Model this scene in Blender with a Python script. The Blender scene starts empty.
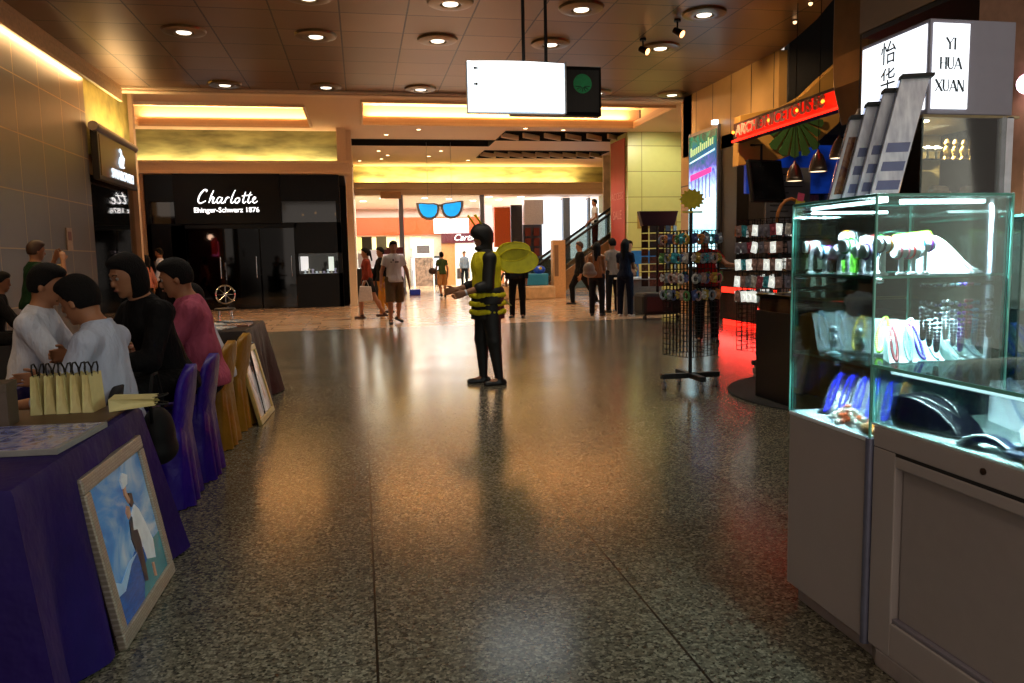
import bpy, bmesh, math, random
import numpy as np
import openvdb
from mathutils import Matrix, Vector
PI = math.pi
random.seed(7)
S = bpy.context.scene
COL = S.collection

# ---------------------------------------------------------------- camera
cd = bpy.data.cameras.new('camera'); cam = bpy.data.objects.new('camera', cd); COL.objects.link(cam)
cd.sensor_width = 36.0; cd.lens = 27.0; cd.clip_start = 0.02; cd.clip_end = 300
cam.matrix_world = Matrix(((0.98120829, 0.0400619, -0.18874674, 0), (-0.19192116, 0.10168008, -0.9761288, 0),
                           (-0.01991379, 0.99401016, 0.10745807, 1.3), (0, 0, 0, 1)))
S.camera = cam
# ---------------------------------------------------------------- world, exposure, lights
S.view_settings.view_transform = 'Standard'; S.view_settings.look = 'None'; S.view_settings.gamma = 1
S.view_settings.use_curve_mapping = False; S.view_settings.exposure = 0.0
W = bpy.data.worlds.new('world'); S.world = W; W.use_nodes = True
W.node_tree.nodes['Background'].inputs[0].default_value = (1.0, 0.86, 0.74, 1)
W.node_tree.nodes['Background'].inputs[1].default_value = 0.8
S.cycles.sample_clamp_indirect = 4.0
S.cycles.caustics_reflective = False; S.cycles.caustics_refractive = False
S.cycles.max_bounces = 8; S.cycles.transparent_max_bounces = 24

def aim(o, d):
    o.rotation_euler = Vector(d).to_track_quat('-Z', 'Y').to_euler()
def spot(loc, power, angle=100, color=(1, .8, .58), d=(0, 0, -1), size=.08, blend=.6, name='spot_light'):
    l = bpy.data.lights.new(name, 'SPOT'); l.energy = power; l.color = color; l.spot_size = math.radians(angle)
    l.spot_blend = blend; l.shadow_soft_size = size
    o = bpy.data.objects.new(name, l); COL.objects.link(o); o.location = loc; aim(o, d); return o
def area(loc, sx, sy, power, color=(1, 1, 1), d=(0, 0, -1), name='area_light', spread=180, up=None):
    if abs(d[0]) > abs(d[1]): sx, sy = sy, sx     # keep the long side along world y
    l = bpy.data.lights.new(name, 'AREA'); l.shape = 'RECTANGLE'; l.size = sx; l.size_y = sy; l.energy = power; l.color = color
    l.spread = math.radians(spread)
    o = bpy.data.objects.new(name, l); COL.objects.link(o); o.location = loc; aim(o, d); return o
def point(loc, power, color=(1, 1, 1), size=.1, name='lamp_light'):
    l = bpy.data.lights.new(name, 'POINT'); l.energy = power; l.color = color; l.shadow_soft_size = size
    o = bpy.data.objects.new(name, l); COL.objects.link(o); o.location = loc; return o
WARM = (1, .62, .28); COOL = (.74, .89, 1.0); NEUT = (1, .86, .68)
# room lighting: hall downlights (each lamp's spot), mall zone, shops beyond
DL = []
for y, xs in ((10.55, (-2.4, -.53, 1.3, 3.1, 4.9)), (12.3, (-2.4, -.53, 1.3, 3.1, 4.95)), (15.75, (-2.4, -.53, 1.3, 3.1, 4.95, 6.6)),
              (7.05, (-2.4, -.53, 1.3, 3.1, 4.9)), (3.5, (-2.4, -.53, 1.3, 3.1)), (.0, (-2.4, -.53, 1.3, 3.1))):
    for x in xs: DL.append((x, y))
for (x, y) in DL:
    spot((x, y, 4.62), (110 if y == 7.05 else 58) if y > 5 else 30, 95, NEUT if y > 6 else (1, .85, .66), name='downlight_lamp')
# cove lights in the ceiling trays of the mall zone and behind the cornices
area((-3.45, 22.74, 5.27), 4.4, .12, 110, WARM, (0, -.3, 1), 'cove_light')
area((4.1, 22.14, 5.27), 7.6, .12, 240, WARM, (0, -.3, 1), 'cove_light')
area((-3.4, 23.42, 4.19), 5.6, .10, 60, (1, .70, .36), (0, .35, 1), 'cove_light')
area((4.6, 31.7, 4.42), 9.0, .12, 260, (1, .66, .28), (0, .5, 1), 'cove_light')
area((-4.5, 7.0, 4.56), .05, 16.0, 240, (1, .62, .27), (-.35, 0, -1), 'cove_light')
area((-4.3, 16.3, 3.88), .06, 2.2, 45, (1, .66, .30), (-.5, 0, 1), 'cove_light')
spot((4.7, 11.0, 4.5), 420, 60, (1, .72, .42), (2.2, 1.0, -1.1), name='track_light')
spot((4.6, 12.0, 4.5), 260, 65, (1, .72, .42), (2.2, 2.2, -.8), name='track_light')
# mall zone general fill: added spots without fixtures
for x in (-3, 1.5, 6):
    for y in (18.0, 24.5):
        spot((x, y, 5.0), 300, 140, (1, .8, .55), name='mall_fill_light')
spot((8.9, 20.8, 5.0), 260, 100, (1, .88, .62), (0, 1.2, -1.2), name='mall_fill_light')  # extra spot without fixture, added to brighten the lime column
# bright shops beyond the glass
area((3.0, 37.0, 3.85), 8, 6, 950, (1, .93, .88), name='shop_light')
area((10.0, 36.0, 3.85), 5, 4, 700, (.92, .95, 1), name='shop_light')
area((1.4, 32.8, 3.88), 4.5, 1.5, 400, (1, .9, .8), name='shop_light')
# jewellery kiosk strips, red strip of the food counter
area((1.60, 2.33, 1.445), .03, .40, 22, COOL, (.25, 0, -1), 'kiosk_strip_light')
area((1.80, 2.15, 1.445), .40, .03, 26, COOL, (0, .25, -1), 'kiosk_strip_light')
area((1.60, 2.33, .925), .02, .36, 16, COOL, (.3, 0, -1), 'kiosk_strip_light')
area((1.585, 1.6, .925), .02, .8, 22, COOL, (.4, 0, -1), 'kiosk_strip_light')
area((2.3, 2.15, 1.38), .4, .03, 12, COOL, (0, .3, -1), 'kiosk_strip_light')
area((1.80, 2.31, 1.20), .36, .02, 14, COOL, (0, 0, -1), 'kiosk_strip_light')

# ---------------------------------------------------------------- helpers
def hexc(h):
    h = h.lstrip('#'); r = [int(h[i:i+2], 16) / 255 for i in (0, 2, 4)]
    return tuple(((v / 12.92) if v <= .04045 else ((v + .055) / 1.055) ** 2.4) for v in r) + (1,)
MATS = {}
def mat(name, col, rough=.5, metal=0.0, emit=0.0, var=.12, scale=20, bump=0.0, bscale=80, trans=0, alpha=1, coat=0, sheen=0, spec=None, ecol=None, stretch=None):
    if name in MATS: return MATS[name]
    m = bpy.data.materials.new(name); m.use_nodes = True; nt = m.node_tree; b = nt.nodes['Principled BSDF']
    c = hexc(col) if isinstance(col, str) else tuple(col) + ((1,) if len(col) == 3 else ())
    tc = nt.nodes.new('ShaderNodeTexCoord'); mp = nt.nodes.new('ShaderNodeMapping')
    nt.links.new(tc.outputs['Object'], mp.inputs[0])
    if stretch: mp.inputs['Scale'].default_value = stretch
    nz = nt.nodes.new('ShaderNodeTexNoise'); nz.inputs['Scale'].default_value = scale; nz.inputs['Detail'].default_value = 4
    nt.links.new(mp.outputs[0], nz.inputs['Vector'])
    rp = nt.nodes.new('ShaderNodeValToRGB'); e = rp.color_ramp.elements
    e[0].position = .3; e[1].position = .7
    e[0].color = tuple(max(0, v * (1 - var)) for v in c[:3]) + (1,); e[1].color = tuple(min(1, v * (1 + var)) for v in c[:3]) + (1,)
    nt.links.new(nz.outputs[0], rp.inputs[0]); nt.links.new(rp.outputs[0], b.inputs['Base Color'])
    b.inputs['Roughness'].default_value = rough; b.inputs['Metallic'].default_value = metal
    if trans: b.inputs['Transmission Weight'].default_value = trans
    if coat: b.inputs['Coat Weight'].default_value = coat; b.inputs['Coat Roughness'].default_value = .08
    if sheen: b.inputs['Sheen Weight'].default_value = sheen
    if spec is not None: b.inputs['Specular IOR Level'].default_value = spec
    if emit:
        b.inputs['Emission Strength'].default_value = emit
        if ecol: b.inputs['Emission Color'].default_value = hexc(ecol)
        else: nt.links.new(rp.outputs[0], b.inputs['Emission Color'])
    if bump:
        n2 = nt.nodes.new('ShaderNodeTexNoise'); n2.inputs['Scale'].default_value = bscale; n2.inputs['Detail'].default_value = 3
        nt.links.new(mp.outputs[0], n2.inputs['Vector'])
        bp = nt.nodes.new('ShaderNodeBump'); bp.inputs['Strength'].default_value = bump; bp.inputs['Distance'].default_value = .045 if bscale < 20 else .02
        nt.links.new(n2.outputs[0], bp.inputs['Height']); nt.links.new(bp.outputs[0], b.inputs['Normal'])
    MATS[name] = m; return m
def glass(name, tint='#e8f5f2', rough=.02, refl=1.0):
    if name in MATS: return MATS[name]
    m = bpy.data.materials.new(name); m.use_nodes = True; nt = m.node_tree; nt.nodes.clear()
    o = nt.nodes.new('ShaderNodeOutputMaterial'); mx = nt.nodes.new('ShaderNodeMixShader'); t = nt.nodes.new('ShaderNodeBsdfTransparent')
    g = nt.nodes.new('ShaderNodeBsdfGlossy'); fr = nt.nodes.new('ShaderNodeFresnel'); fr.inputs[0].default_value = 1.5
    nz = nt.nodes.new('ShaderNodeTexNoise'); nz.inputs['Scale'].default_value = 2
    mr = nt.nodes.new('ShaderNodeMapRange'); mr.inputs[3].default_value = rough; mr.inputs[4].default_value = rough * 1.5 + .005
    nt.links.new(nz.outputs[0], mr.inputs[0]); nt.links.new(mr.outputs[0], g.inputs['Roughness'])
    t.inputs[0].default_value = hexc(tint); ml = nt.nodes.new('ShaderNodeMath'); ml.operation = 'MULTIPLY'; ml.inputs[1].default_value = refl
    nt.links.new(fr.outputs[0], ml.inputs[0]); nt.links.new(ml.outputs[0], mx.inputs[0])
    nt.links.new(t.outputs[0], mx.inputs[1]); nt.links.new(g.outputs[0], mx.inputs[2]); nt.links.new(mx.outputs[0], o.inputs[0])
    MATS[name] = m; return m

def ident(): return Matrix.Identity(4)
def basis(o, x, y, z):
    M = Matrix.Identity(4)
    for i, v in enumerate((x, y, z)):
        v = Vector(v)
        for r in range(3): M[r][i] = v[r]
    for r in range(3): M[r][3] = o[r]
    return M
def place(loc=(0, 0, 0), rz=0): return Matrix.Translation(loc) @ Matrix.Rotation(rz, 4, 'Z')

class MB:
    def __init__(self, T=None): self.v = []; self.f = []; self.T = T
    def add(self, vs, fs, T=None):
        n = len(self.v); M = self.T
        if T is not None: M = (self.T @ T) if self.T is not None else T
        for p in vs: self.v.append(tuple(M @ Vector(p)) if M is not None else tuple(p))
        flip = M is not None and M.determinant() < 0
        for f in fs: self.f.append(tuple(n + i for i in (reversed(f) if flip else f)))
        return self
    def box(self, x0, x1, y0, y1, z0, z1, T=None):
        vs = [(x, y, z) for z in (z0, z1) for y in (y0, y1) for x in (x0, x1)]
        return self.add(vs, [(0, 2, 3, 1), (4, 5, 7, 6), (0, 1, 5, 4), (2, 6, 7, 3), (0, 4, 6, 2), (1, 3, 7, 5)], T)
    def prism(self, pts, h0, h1, T=None):      # polygon (ccw) in xy, extruded in z
        n = len(pts); a = sum(pts[i][0] * pts[(i+1) % n][1] - pts[(i+1) % n][0] * pts[i][1] for i in range(n))
        if a < 0: pts = list(reversed(pts))
        vs = [(p[0], p[1], h0) for p in pts] + [(p[0], p[1], h1) for p in pts]
        fs = [tuple(range(n - 1, -1, -1)), tuple(range(n, 2 * n))] + [(i, (i+1) % n, n + (i+1) % n, n + i) for i in range(n)]
        return self.add(vs, fs, T)
    def lathe(self, prof, n=24, T=None, cap=True):   # prof: (r,z) bottom->top
        vs = []; fs = []
        for (r, z) in prof:
            for i in range(n):
                a = 2 * PI * i / n; vs.append((r * math.cos(a), r * math.sin(a), z))
        for k in range(len(prof) - 1):
            for i in range(n):
                j = (i + 1) % n; fs.append((k*n + i, k*n + j, (k+1)*n + j, (k+1)*n + i))
        if cap:
            fs.append(tuple(range(n - 1, -1, -1))); fs.append(tuple((len(prof)-1)*n + i for i in range(n)))
        return self.add(vs, fs, T)
    def cyl(self, a, b, r, n=12, r2=None):
        a = Vector(a); b = Vector(b); d = b - a; L = d.length
        if L < 1e-6: return self
        T = Matrix.Translation(a) @ d.to_track_quat('Z', 'Y').to_matrix().to_4x4()
        return self.lathe([(r, 0), (r if r2 is None else r2, L)], n, T)
    def sphere(self, c, r, n=12, m=8, T=None):
        rr = r if hasattr(r, '__len__') else (r, r, r)
        vs = [(c[0], c[1], c[2] - rr[2])]; fs = []
        for k in range(1, m):
            ph = -PI/2 + PI * k / m
            for i in range(n):
                a = 2*PI*i/n; vs.append((c[0] + rr[0]*math.cos(ph)*math.cos(a), c[1] + rr[1]*math.cos(ph)*math.sin(a), c[2] + rr[2]*math.sin(ph)))
        vs.append((c[0], c[1], c[2] + rr[2])); t = len(vs) - 1
        for i in range(n):
            j = (i+1) % n; fs.append((0, 1 + j, 1 + i)); fs.append((t, 1 + (m-2)*n + i, 1 + (m-2)*n + j))
            for k in range(m - 2): fs.append((1 + k*n + i, 1 + k*n + j, 1 + (k+1)*n + j, 1 + (k+1)*n + i))
        return self.add(vs, fs, T)
    def tube(self, pts, r, n=8, closed=False, T=None):
        P = [Vector(p) for p in pts]; m = len(P); vs = []; fs = []
        rs = r if hasattr(r, '__len__') else [r] * m
        up = Vector((0, 0, 1)); prev = None
        for i in range(m):
            if closed: t = P[(i+1) % m] - P[i-1]
            else: t = P[min(i+1, m-1)] - P[max(i-1, 0)]
            t.normalize()
            if prev is None:
                s = t.cross(up)
                if s.length < .01: s = t.cross(Vector((1, 0, 0)))
            else: s = prev - t * prev.dot(t)
            s.normalize(); prev = s; u = s.cross(t)
            for k in range(n):
                a = 2*PI*k/n; vs.append(P[i] + s * (rs[i]*math.cos(a)) + u * (rs[i]*math.sin(a)))
        for i in range(m if closed else m - 1):
            j = (i+1) % m
            for k in range(n):
                l = (k+1) % n; fs.append((i*n + k, i*n + l, j*n + l, j*n + k))
        if not closed: fs.append(tuple(range(n-1, -1, -1))); fs.append(tuple((m-1)*n + k for k in range(n)))
        return self.add(vs, fs, T)
    def grid(self, fn, nu, nv, T=None, thick=None):   # fn(u,v)->point
        vs = [fn(i / nu, j / nv) for j in range(nv + 1) for i in range(nu + 1)]
        fs = [(j*(nu+1) + i, j*(nu+1) + i + 1, (j+1)*(nu+1) + i + 1, (j+1)*(nu+1) + i) for j in range(nv) for i in range(nu)]
        return self.add(vs, fs, T)
    def build(self, name, m, parent=None, smooth=False, bevel=0, solid=0, sub=0, world=False):
        me = bpy.data.meshes.new(name); me.from_pydata([tuple(p) for p in self.v], [], self.f); me.validate()
        if m is not None: me.materials.append(m)
        o = bpy.data.objects.new(name, me); COL.objects.link(o)
        if smooth:
            me.polygons.foreach_set('use_smooth', [True] * len(me.polygons))
            if smooth != 'all':
                me.shade_smooth() if False else None
                try: me.set_sharp_from_angle(angle=math.radians(40))
                except Exception: pass
        if solid: md = o.modifiers.new('s', 'SOLIDIFY'); md.thickness = solid; md.offset = 0
        if bevel: md = o.modifiers.new('b', 'BEVEL'); md.width = bevel; md.segments = 2; md.limit_method = 'ANGLE'; md.angle_limit = math.radians(35)
        if sub: md = o.modifiers.new('u', 'SUBSURF'); md.levels = sub; md.render_levels = sub
        if parent is not None:
            o.parent = parent
            if world: o.matrix_parent_inverse = parent.matrix_basis.inverted()
        return o
def tag(o, label=None, cat=None, group=None, kind=None):
    if label: o['label'] = label
    if cat: o['category'] = cat
    if group: o['group'] = group
    if kind: o['kind'] = kind
    return o
def thing(name, label, cat, loc=(0, 0, 0), rz=0, group=None):
    o = bpy.data.objects.new(name, None); COL.objects.link(o); o.empty_display_size = .1
    o.location = loc; o.rotation_euler = (0, 0, rz); return tag(o, label, cat, group)
def struct(name, mb, m, **k):
    o = mb.build(name, m, **k); o['kind'] = 'structure'; return o
def copy_tree(o, parent=None):
    c = o.copy(); COL.objects.link(c)
    if parent is not None: c.parent = parent
    for ch in list(o.children): copy_tree(ch, c)
    return c
def text(body, name, m, parent, M, size, ext=.004, shear=0, font=None, align='CENTER', bold=0, space=1):
    cu = bpy.data.curves.new(name, 'FONT'); cu.body = body; cu.size = size; cu.extrude = ext; cu.shear = shear; cu.offset = bold
    cu.align_x = align; cu.align_y = 'CENTER'; cu.space_character = space; cu.resolution_u = 3
    o = bpy.data.objects.new(name, cu); COL.objects.link(o)
    dg = bpy.context.evaluated_depsgraph_get(); me = bpy.data.meshes.new_from_object(o.evaluated_get(dg))
    bpy.data.objects.remove(o); me.transform(M); me.materials.clear(); me.materials.append(m)
    r = bpy.data.objects.new(name, me); COL.objects.link(r)
    if parent is not None: r.parent = parent
    return r

# ---------------------------------------------------------------- signed-distance modelling (bodies, cloth, soft shapes)
def sdf(prims, vox=.012, k=.02):
    A = lambda *v: np.array(v, dtype=np.float32)
    lo = np.array([1e9]*3); hi = -lo
    bb = []
    for p in prims:
        if p[0] == 'c':
            a, b = np.array(p[1]), np.array(p[2]); r = max(p[3], p[4]); l, h = np.minimum(a, b) - r, np.maximum(a, b) + r
        else:
            c = np.array(p[1]); r = max(p[2]); l, h = c - r, c + r
        bb.append((l, h)); lo = np.minimum(lo, l); hi = np.maximum(hi, h)
    pad = vox * 4 + k; lo -= pad; hi += pad
    n = np.ceil((hi - lo) / vox).astype(int) + 1
    D = np.full(n, .1, dtype=np.float32)
    for p, (l, h) in zip(prims, bb):
        op = p[5] if p[0] == 'c' and len(p) > 5 else (p[4] if p[0] == 'e' and len(p) > 4 else {})
        kk = op.get('k', k); m = kk * 1.2 + vox * 3
        i0 = np.maximum(((l - m - lo) / vox).astype(int), 0); i1 = np.minimum(((h + m - lo) / vox).astype(int) + 2, n)
        X, Y, Z = np.meshgrid(*[(np.arange(i0[q], i1[q]) * vox + lo[q]).astype(np.float32) for q in range(3)], indexing='ij')
        if p[0] == 'c':
            a = np.array(p[1], dtype=np.float32); b = np.array(p[2], dtype=np.float32); ab = b - a; L2 = float(ab @ ab) + 1e-9
            fl = op.get('flat')   # (direction, factor>1 squashes along direction)
            px, py, pz = X - a[0], Y - a[1], Z - a[2]
            if fl:
                dn = np.array(fl[0], dtype=np.float32); dn /= np.linalg.norm(dn); q = (px*dn[0] + py*dn[1] + pz*dn[2]) * (fl[1] - 1)
                q0 = float(ab @ dn) * (fl[1] - 1); ab = ab + dn * q0; L2 = float(ab @ ab) + 1e-9
                px, py, pz = px + q*dn[0], py + q*dn[1], pz + q*dn[2]
            t = np.clip((px*ab[0] + py*ab[1] + pz*ab[2]) / L2, 0, 1)
            d = np.sqrt((px - t*ab[0])**2 + (py - t*ab[1])**2 + (pz - t*ab[2])**2) - (p[3] + (p[4] - p[3]) * t)
            if fl: d = d / (fl[1] * .5 + .5)
        else:
            c = p[1]; r = p[2]; R = p[3]
            px, py, pz = X - c[0], Y - c[1], Z - c[2]
            if R is not None:
                R = np.array(R); px, py, pz = (R[0][0]*px + R[1][0]*py + R[2][0]*pz), (R[0][1]*px + R[1][1]*py + R[2][1]*pz), (R[0][2]*px + R[1][2]*py + R[2][2]*pz)
            k0 = np.sqrt((px/r[0])**2 + (py/r[1])**2 + (pz/r[2])**2); k1 = np.sqrt((px/r[0]**2)**2 + (py/r[1]**2)**2 + (pz/r[2]**2)**2)
            d = k0 * (k0 - 1) / np.maximum(k1, 1e-6)
        for (pt, nn) in op.get('cut', ()):
            nn = np.array(nn, dtype=float); nn /= np.linalg.norm(nn)
            d = np.maximum(d, (X - pt[0])*nn[0] + (Y - pt[1])*nn[1] + (Z - pt[2])*nn[2])
        sl = tuple(slice(i0[q], i1[q]) for q in range(3)); E = D[sl]
        if op.get('sub'): D[sl] = np.maximum(E, -d)
        elif kk > 0:
            hh = np.maximum(kk - np.abs(E - d), 0) / kk; D[sl] = np.minimum(E, d) - hh*hh*kk*.25
        else: D[sl] = np.minimum(E, d)
    return D, lo, vox
def sdf_build(prims, name, m, parent, vox=.012, k=.02, adapt=.0, cuts=(), noise=0):
    D, lo, vox = sdf(prims, vox, k)
    if cuts:
        X, Y, Z = np.meshgrid(*[(np.arange(D.shape[q]) * vox + lo[q]).astype(np.float32) for q in range(3)], indexing='ij')
        for (pt, nn) in cuts:
            nn = np.array(nn, dtype=float); nn /= np.linalg.norm(nn)
            D = np.maximum(D, (X - pt[0])*nn[0] + (Y - pt[1])*nn[1] + (Z - pt[2])*nn[2]).astype(np.float32)
    g = openvdb.FloatGrid(.1); g.copyFromArray(np.ascontiguousarray(D))
    P, T, Q = g.convertToPolygons(isovalue=0.0, adaptivity=adapt)
    P = P * vox + lo
    me = bpy.data.meshes.new(name)
    fs = [tuple(t) for t in T.tolist()] + [tuple(q) for q in Q.tolist()]
    me.from_pydata(P.tolist(), [], fs); me.validate()
    me.polygons.foreach_set('use_smooth', [True] * len(me.polygons)); me.materials.append(m)
    o = bpy.data.objects.new(name, me); COL.objects.link(o)
    if parent is not None: o.parent = parent
    return o
# ---------------------------------------------------------------- people
def nrm(v): v = np.array(v, dtype=float); return v / np.linalg.norm(v)
SKIN = {'tan': mat('skin tan', '#9c6a4a', .55, var=.06), 'fair': mat('skin fair', '#b98a6a', .55, var=.06), 'dark': mat('skin brown', '#7d5238', .55, var=.06)}
HAIRM = mat('black hair', '#0a0808', .75, spec=.2, var=.3, scale=60, bump=.5, bscale=220, stretch=(1, 1, .3))
def cloth(name, col, rough=.85, var=.1, bump=.35, bscale=14): return mat(name, col, rough, var=var, scale=9, bump=.8, bscale=bscale*.7, stretch=(1.6, 1.6, .7), spec=.2)
def human(name, label, loc, rz, P, O, height=1.72, group=None, vox=.014, skin='tan', female=False, build=1.0, face=False):
    """P: pose (direction vectors in the person's own frame, +y forward, +x to their right); O: outfit"""
    s = height / 1.75; B = build
    t = thing(name, label, 'person', loc, rz, group)
    spine = nrm(P.get('spine', (0, 0, 1))); yaw = math.radians(P.get('yaw', 0))
    side = np.array([math.cos(yaw), math.sin(yaw), 0.0]); side = nrm(side - spine * side.dot(spine)); fwd = np.cross(spine, side) ; fwd = -fwd if fwd[1] < 0 and abs(yaw) < 1 else fwd
    hipw = .09 * s; shw = (.145 if female else .162) * s; sdr = .022 * s
    hs = np.array([1., 0, 0])
    hp = {+1: hs*hipw, -1: -hs*hipw}
    J = {}
    for q, sd in ((1, 'r'), (-1, 'l')):
        th = nrm(P.get('th_' + sd, (q*.06, 0, -1))); sh = nrm(P.get('sh_' + sd, (q*.01, 0, -1)))
        kn = hp[q] + th * .43*s; an = kn + sh * .41*s; J['hip' + sd] = hp[q]; J['kn' + sd] = kn; J['an' + sd] = an
        J['ft' + sd] = nrm(P.get('ft_' + sd, (q*.15, 1, -.0)))
    if 'z' in P: pz = P['z']
    else: pz = .07*s - min(J['anr'][2], J['anl'][2])
    C0 = np.array([0, 0, pz])
    for k_ in list(J):
        if not k_.startswith('ft'): J[k_] = J[k_] + C0
    pel = C0 + np.array([0, 0, .03*s]); chest = pel + spine * .34*s; nb = pel + spine * .49*s
    hd = nrm(P.get('neck', spine * .9 + np.array([0, .12, .35]))); look = nrm(P.get('look', (0, 1, 0)))
    hc = nb + hd * .155*s; sm = nb - spine * .055*s
    upd = P.get('tilt', None); hup = nrm(upd) if upd is not None else nrm(hd * .6 + np.array([0, 0, .6]))
    look = nrm(look - hup * look.dot(hup)); hsd = np.cross(look, hup)
    for q, sd in ((1, 'r'), (-1, 'l')):
        sp = sm + side * (q*shw) - spine * sdr; ua = nrm(P.get('ua_' + sd, (q*.18, 0, -1))); fa = nrm(P.get('fa_' + sd, (q*.05, .25, -1)))
        J['sp' + sd] = sp; J['el' + sd] = sp + ua * .285*s; J['wr' + sd] = J['el' + sd] + fa * .25*s
        J['hd' + sd] = nrm(P.get('hd_' + sd, fa))
    # --- body, one continuous surface
    b = []
    Rh = np.array([hsd, look, hup]).T
    b += [('e', hc + hup*.012*s, (.073*s, .092*s, .098*s), Rh), ('e', hc - hup*.058*s + look*.028*s, (.052*s, .058*s, .055*s), Rh),
          ('e', hc - hup*.022*s + look*.099*s, (.009*s, .014*s, .02*s), Rh, {'k': .008}),
          ('e', hc - hup*.098*s + look*.066*s, (.022*s, .016*s, .015*s), Rh, {'k': .012}),
          ('e', hc - hup*.06*s + look*.092*s, (.02*s, .008*s, .008*s), Rh, {'k': .006}),
          ('e', hc + hup*.028*s + look*.088*s, (.045*s, .01*s, .009*s), Rh, {'k': .01})]
    for q in (1, -1): b.append(('e', hc + hsd*q*.077*s - hup*.012*s - look*.006*s, (.011*s, .019*s, .03*s), Rh, {'k': .005}))
    for q in (1, -1): b.append(('e', hc + hsd*q*.031*s + hup*.006*s + look*.095*s, (.014*s, .010*s, .009*s), Rh, {'sub': 1}))
    b.append(('c', nb - spine*.04*s, hc - hup*.05*s - look*.015*s, .056*s*B**.5, .05*s, {'k': .03}))
    wch = (.125 if female else .14) * s * B; wab = (.105 if female else .125) * s * B
    Rt = np.array([side, fwd, spine]).T; Rp = np.eye(3)
    b += [('e', chest + fwd*.01*s, (wch, .095*s*B, .17*s), Rt, {'k': .05}), ('e', pel + spine*.14*s, (wab, .09*s*B, .15*s), Rt, {'k': .05}),
          ('e', pel + np.array([0, 0, -.02*s]), ((.15 if female else .145)*s*B, .105*s*B, .12*s), Rp, {'k': .05}),
          ('c', J['spl'], nb - spine*.04*s, .045*s*B, .05*s*B, {'k': .04}), ('c', J['spr'], nb - spine*.04*s, .045*s*B, .05*s*B, {'k': .04})]
    if female and not P.get('flatchest'): b += [('e', chest + fwd*.075*s + side*q*.06*s + spine*.0, (.05*s, .045*s, .05*s), Rt, {'k': .03}) for q in (1, -1)]
    ar = .045*s*B**.5
    for q, sd in ((1, 'r'), (-1, 'l')):
        sp, el, wr, h = J['sp'+sd], J['el'+sd], J['wr'+sd], J['hd'+sd]
        b += [('c', sp, el, ar*1.08, ar*.82, {'k': .03}), ('c', el, wr, ar*.84, ar*.56, {'k': .015})]
        th_, kn, an, ft = J['hip'+sd], J['kn'+sd], J['an'+sd], J['ft'+sd]
        b += [('c', th_, kn, .083*s*B, .056*s*B**.5, {'k': .04}), ('c', kn, an, .054*s*B**.5, .036*s, {'k': .02}),
              ('e', kn*.65 + an*.35 - ft*.014*s, (.05*s, .052*s, .09*s), None, {'k': .03}),
              ('c', an - np.array([0, 0, .02*s]), an + ft*.13*s - np.array([0, 0, .045*s]), .034*s, .026*s, {'k': .02})]
        # hand: palm, four fingers, thumb
        pn = P.get('pn_' + sd)   # palm normal
        pn = nrm(pn) if pn is not None else nrm(np.array([-q*1., .1, 0]) - h * (-q*h[0] + .1*h[1]))
        pn = nrm(pn - h * pn.dot(h)); sdv = np.cross(h, pn)
        if (sdv @ np.array([0, 1., .3])) < 0: sdv = -sdv    # thumb side points forward/up
        curl = P.get('curl', .5); fr = max(.0082*s, vox*.62)
        for f_ in range(4):
            o = (1.5 - f_) * .0195*s; k0 = wr + h*.025*s + sdv*o*.6; k1 = wr + h*.092*s + sdv*o
            b.append(('c', k0, k1, .017*s, .012*s, {'k': .014}))
            L = (.068, .078, .072, .055)[f_]*s; d1 = nrm(h + pn*curl*.7); d2 = nrm(h + pn*curl*2.2)
            k2 = k1 + d1*L*.55; b.append(('c', k1, k2, fr*1.08, fr, {'k': .003})); b.append(('c', k2, k2 + d2*L*.5, fr, fr*.85, {'k': .003}))
        t0 = wr + h*.03*s + sdv*.024*s; t1 = t0 + nrm(h*.75 + sdv*.7 + pn*.25)*.045*s; t2 = t1 + nrm(h + pn*.5*curl + sdv*.1)*.035*s
        b += [('c', t0, t1, .0135*s, .0105*s, {'k': .008}), ('c', t1, t2, .0105*s, .009*s, {'k': .003})]
    body = sdf_build(b, 'body', SKIN[skin], t, vox, .02)
    if face:
        for q in (1, -1):
            mb = MB(); mb.sphere(hc + hsd*q*.031*s + hup*.006*s + look*.081*s, .0098*s, 12, 8); e_ = mb.build('eye', mat('eye white', '#8a8078', .5), t, smooth='all')
            mb = MB(); mb.sphere(hc + hsd*q*.031*s + hup*.004*s + look*.0872*s, .0052*s, 10, 6); mb.build('iris', mat('dark iris', '#1a0f08', .1), e_, smooth='all')
            mb = MB(); mb.tube([hc + hsd*q*(.016 + .03*i/4)*s + hup*(.026 + .005*math.sin(i/4*PI))*s + look*(.097 - .012*i/4)*s for i in range(5)], .003*s, 6); mb.build('eyebrow', HAIRM, t, smooth='all')
        mb = MB(); mb.tube([hc + hsd*(-.022 + .011*i)*s - hup*(.058 + .002*abs(i-2))*s + look*(.1 - .004*abs(i-2))*s for i in range(5)], [.001, .004, .005, .004, .001], 8); mb.build('lips', mat('lips', '#8a4a3e', .5), t, smooth='all')
    # --- hair
    hk = O.get('hair', 'short'); hm = O.get('hairmat', HAIRM)
    if hk:
        r = .018*s
        cut = [((hc + look*.035*s + hup*.03*s), nrm(look*1.0 - hup*.75))]
        hh = [('e', hc + hup*.018*s - look*.004*s, (.078*s + r*.5, .097*s + r*.5, .1*s + r), Rh, {'cut': cut}),
              ('e', hc + hup*.085*s + look*.04*s, (.066*s, .055*s, .034*s), Rh, {'k': .03})]
        low = -.05 if hk in ('short',) else -.09
        cuts = [(hc + hup*low*s, -hup)] if hk == 'short' else []
        if hk in ('bob', 'long'):
            hh.append(('e', hc - look*.02*s - hup*.03*s, (.088*s, .085*s, .12*s), Rh, {'cut': [((hc + look*.03*s), look)]}))
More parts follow.
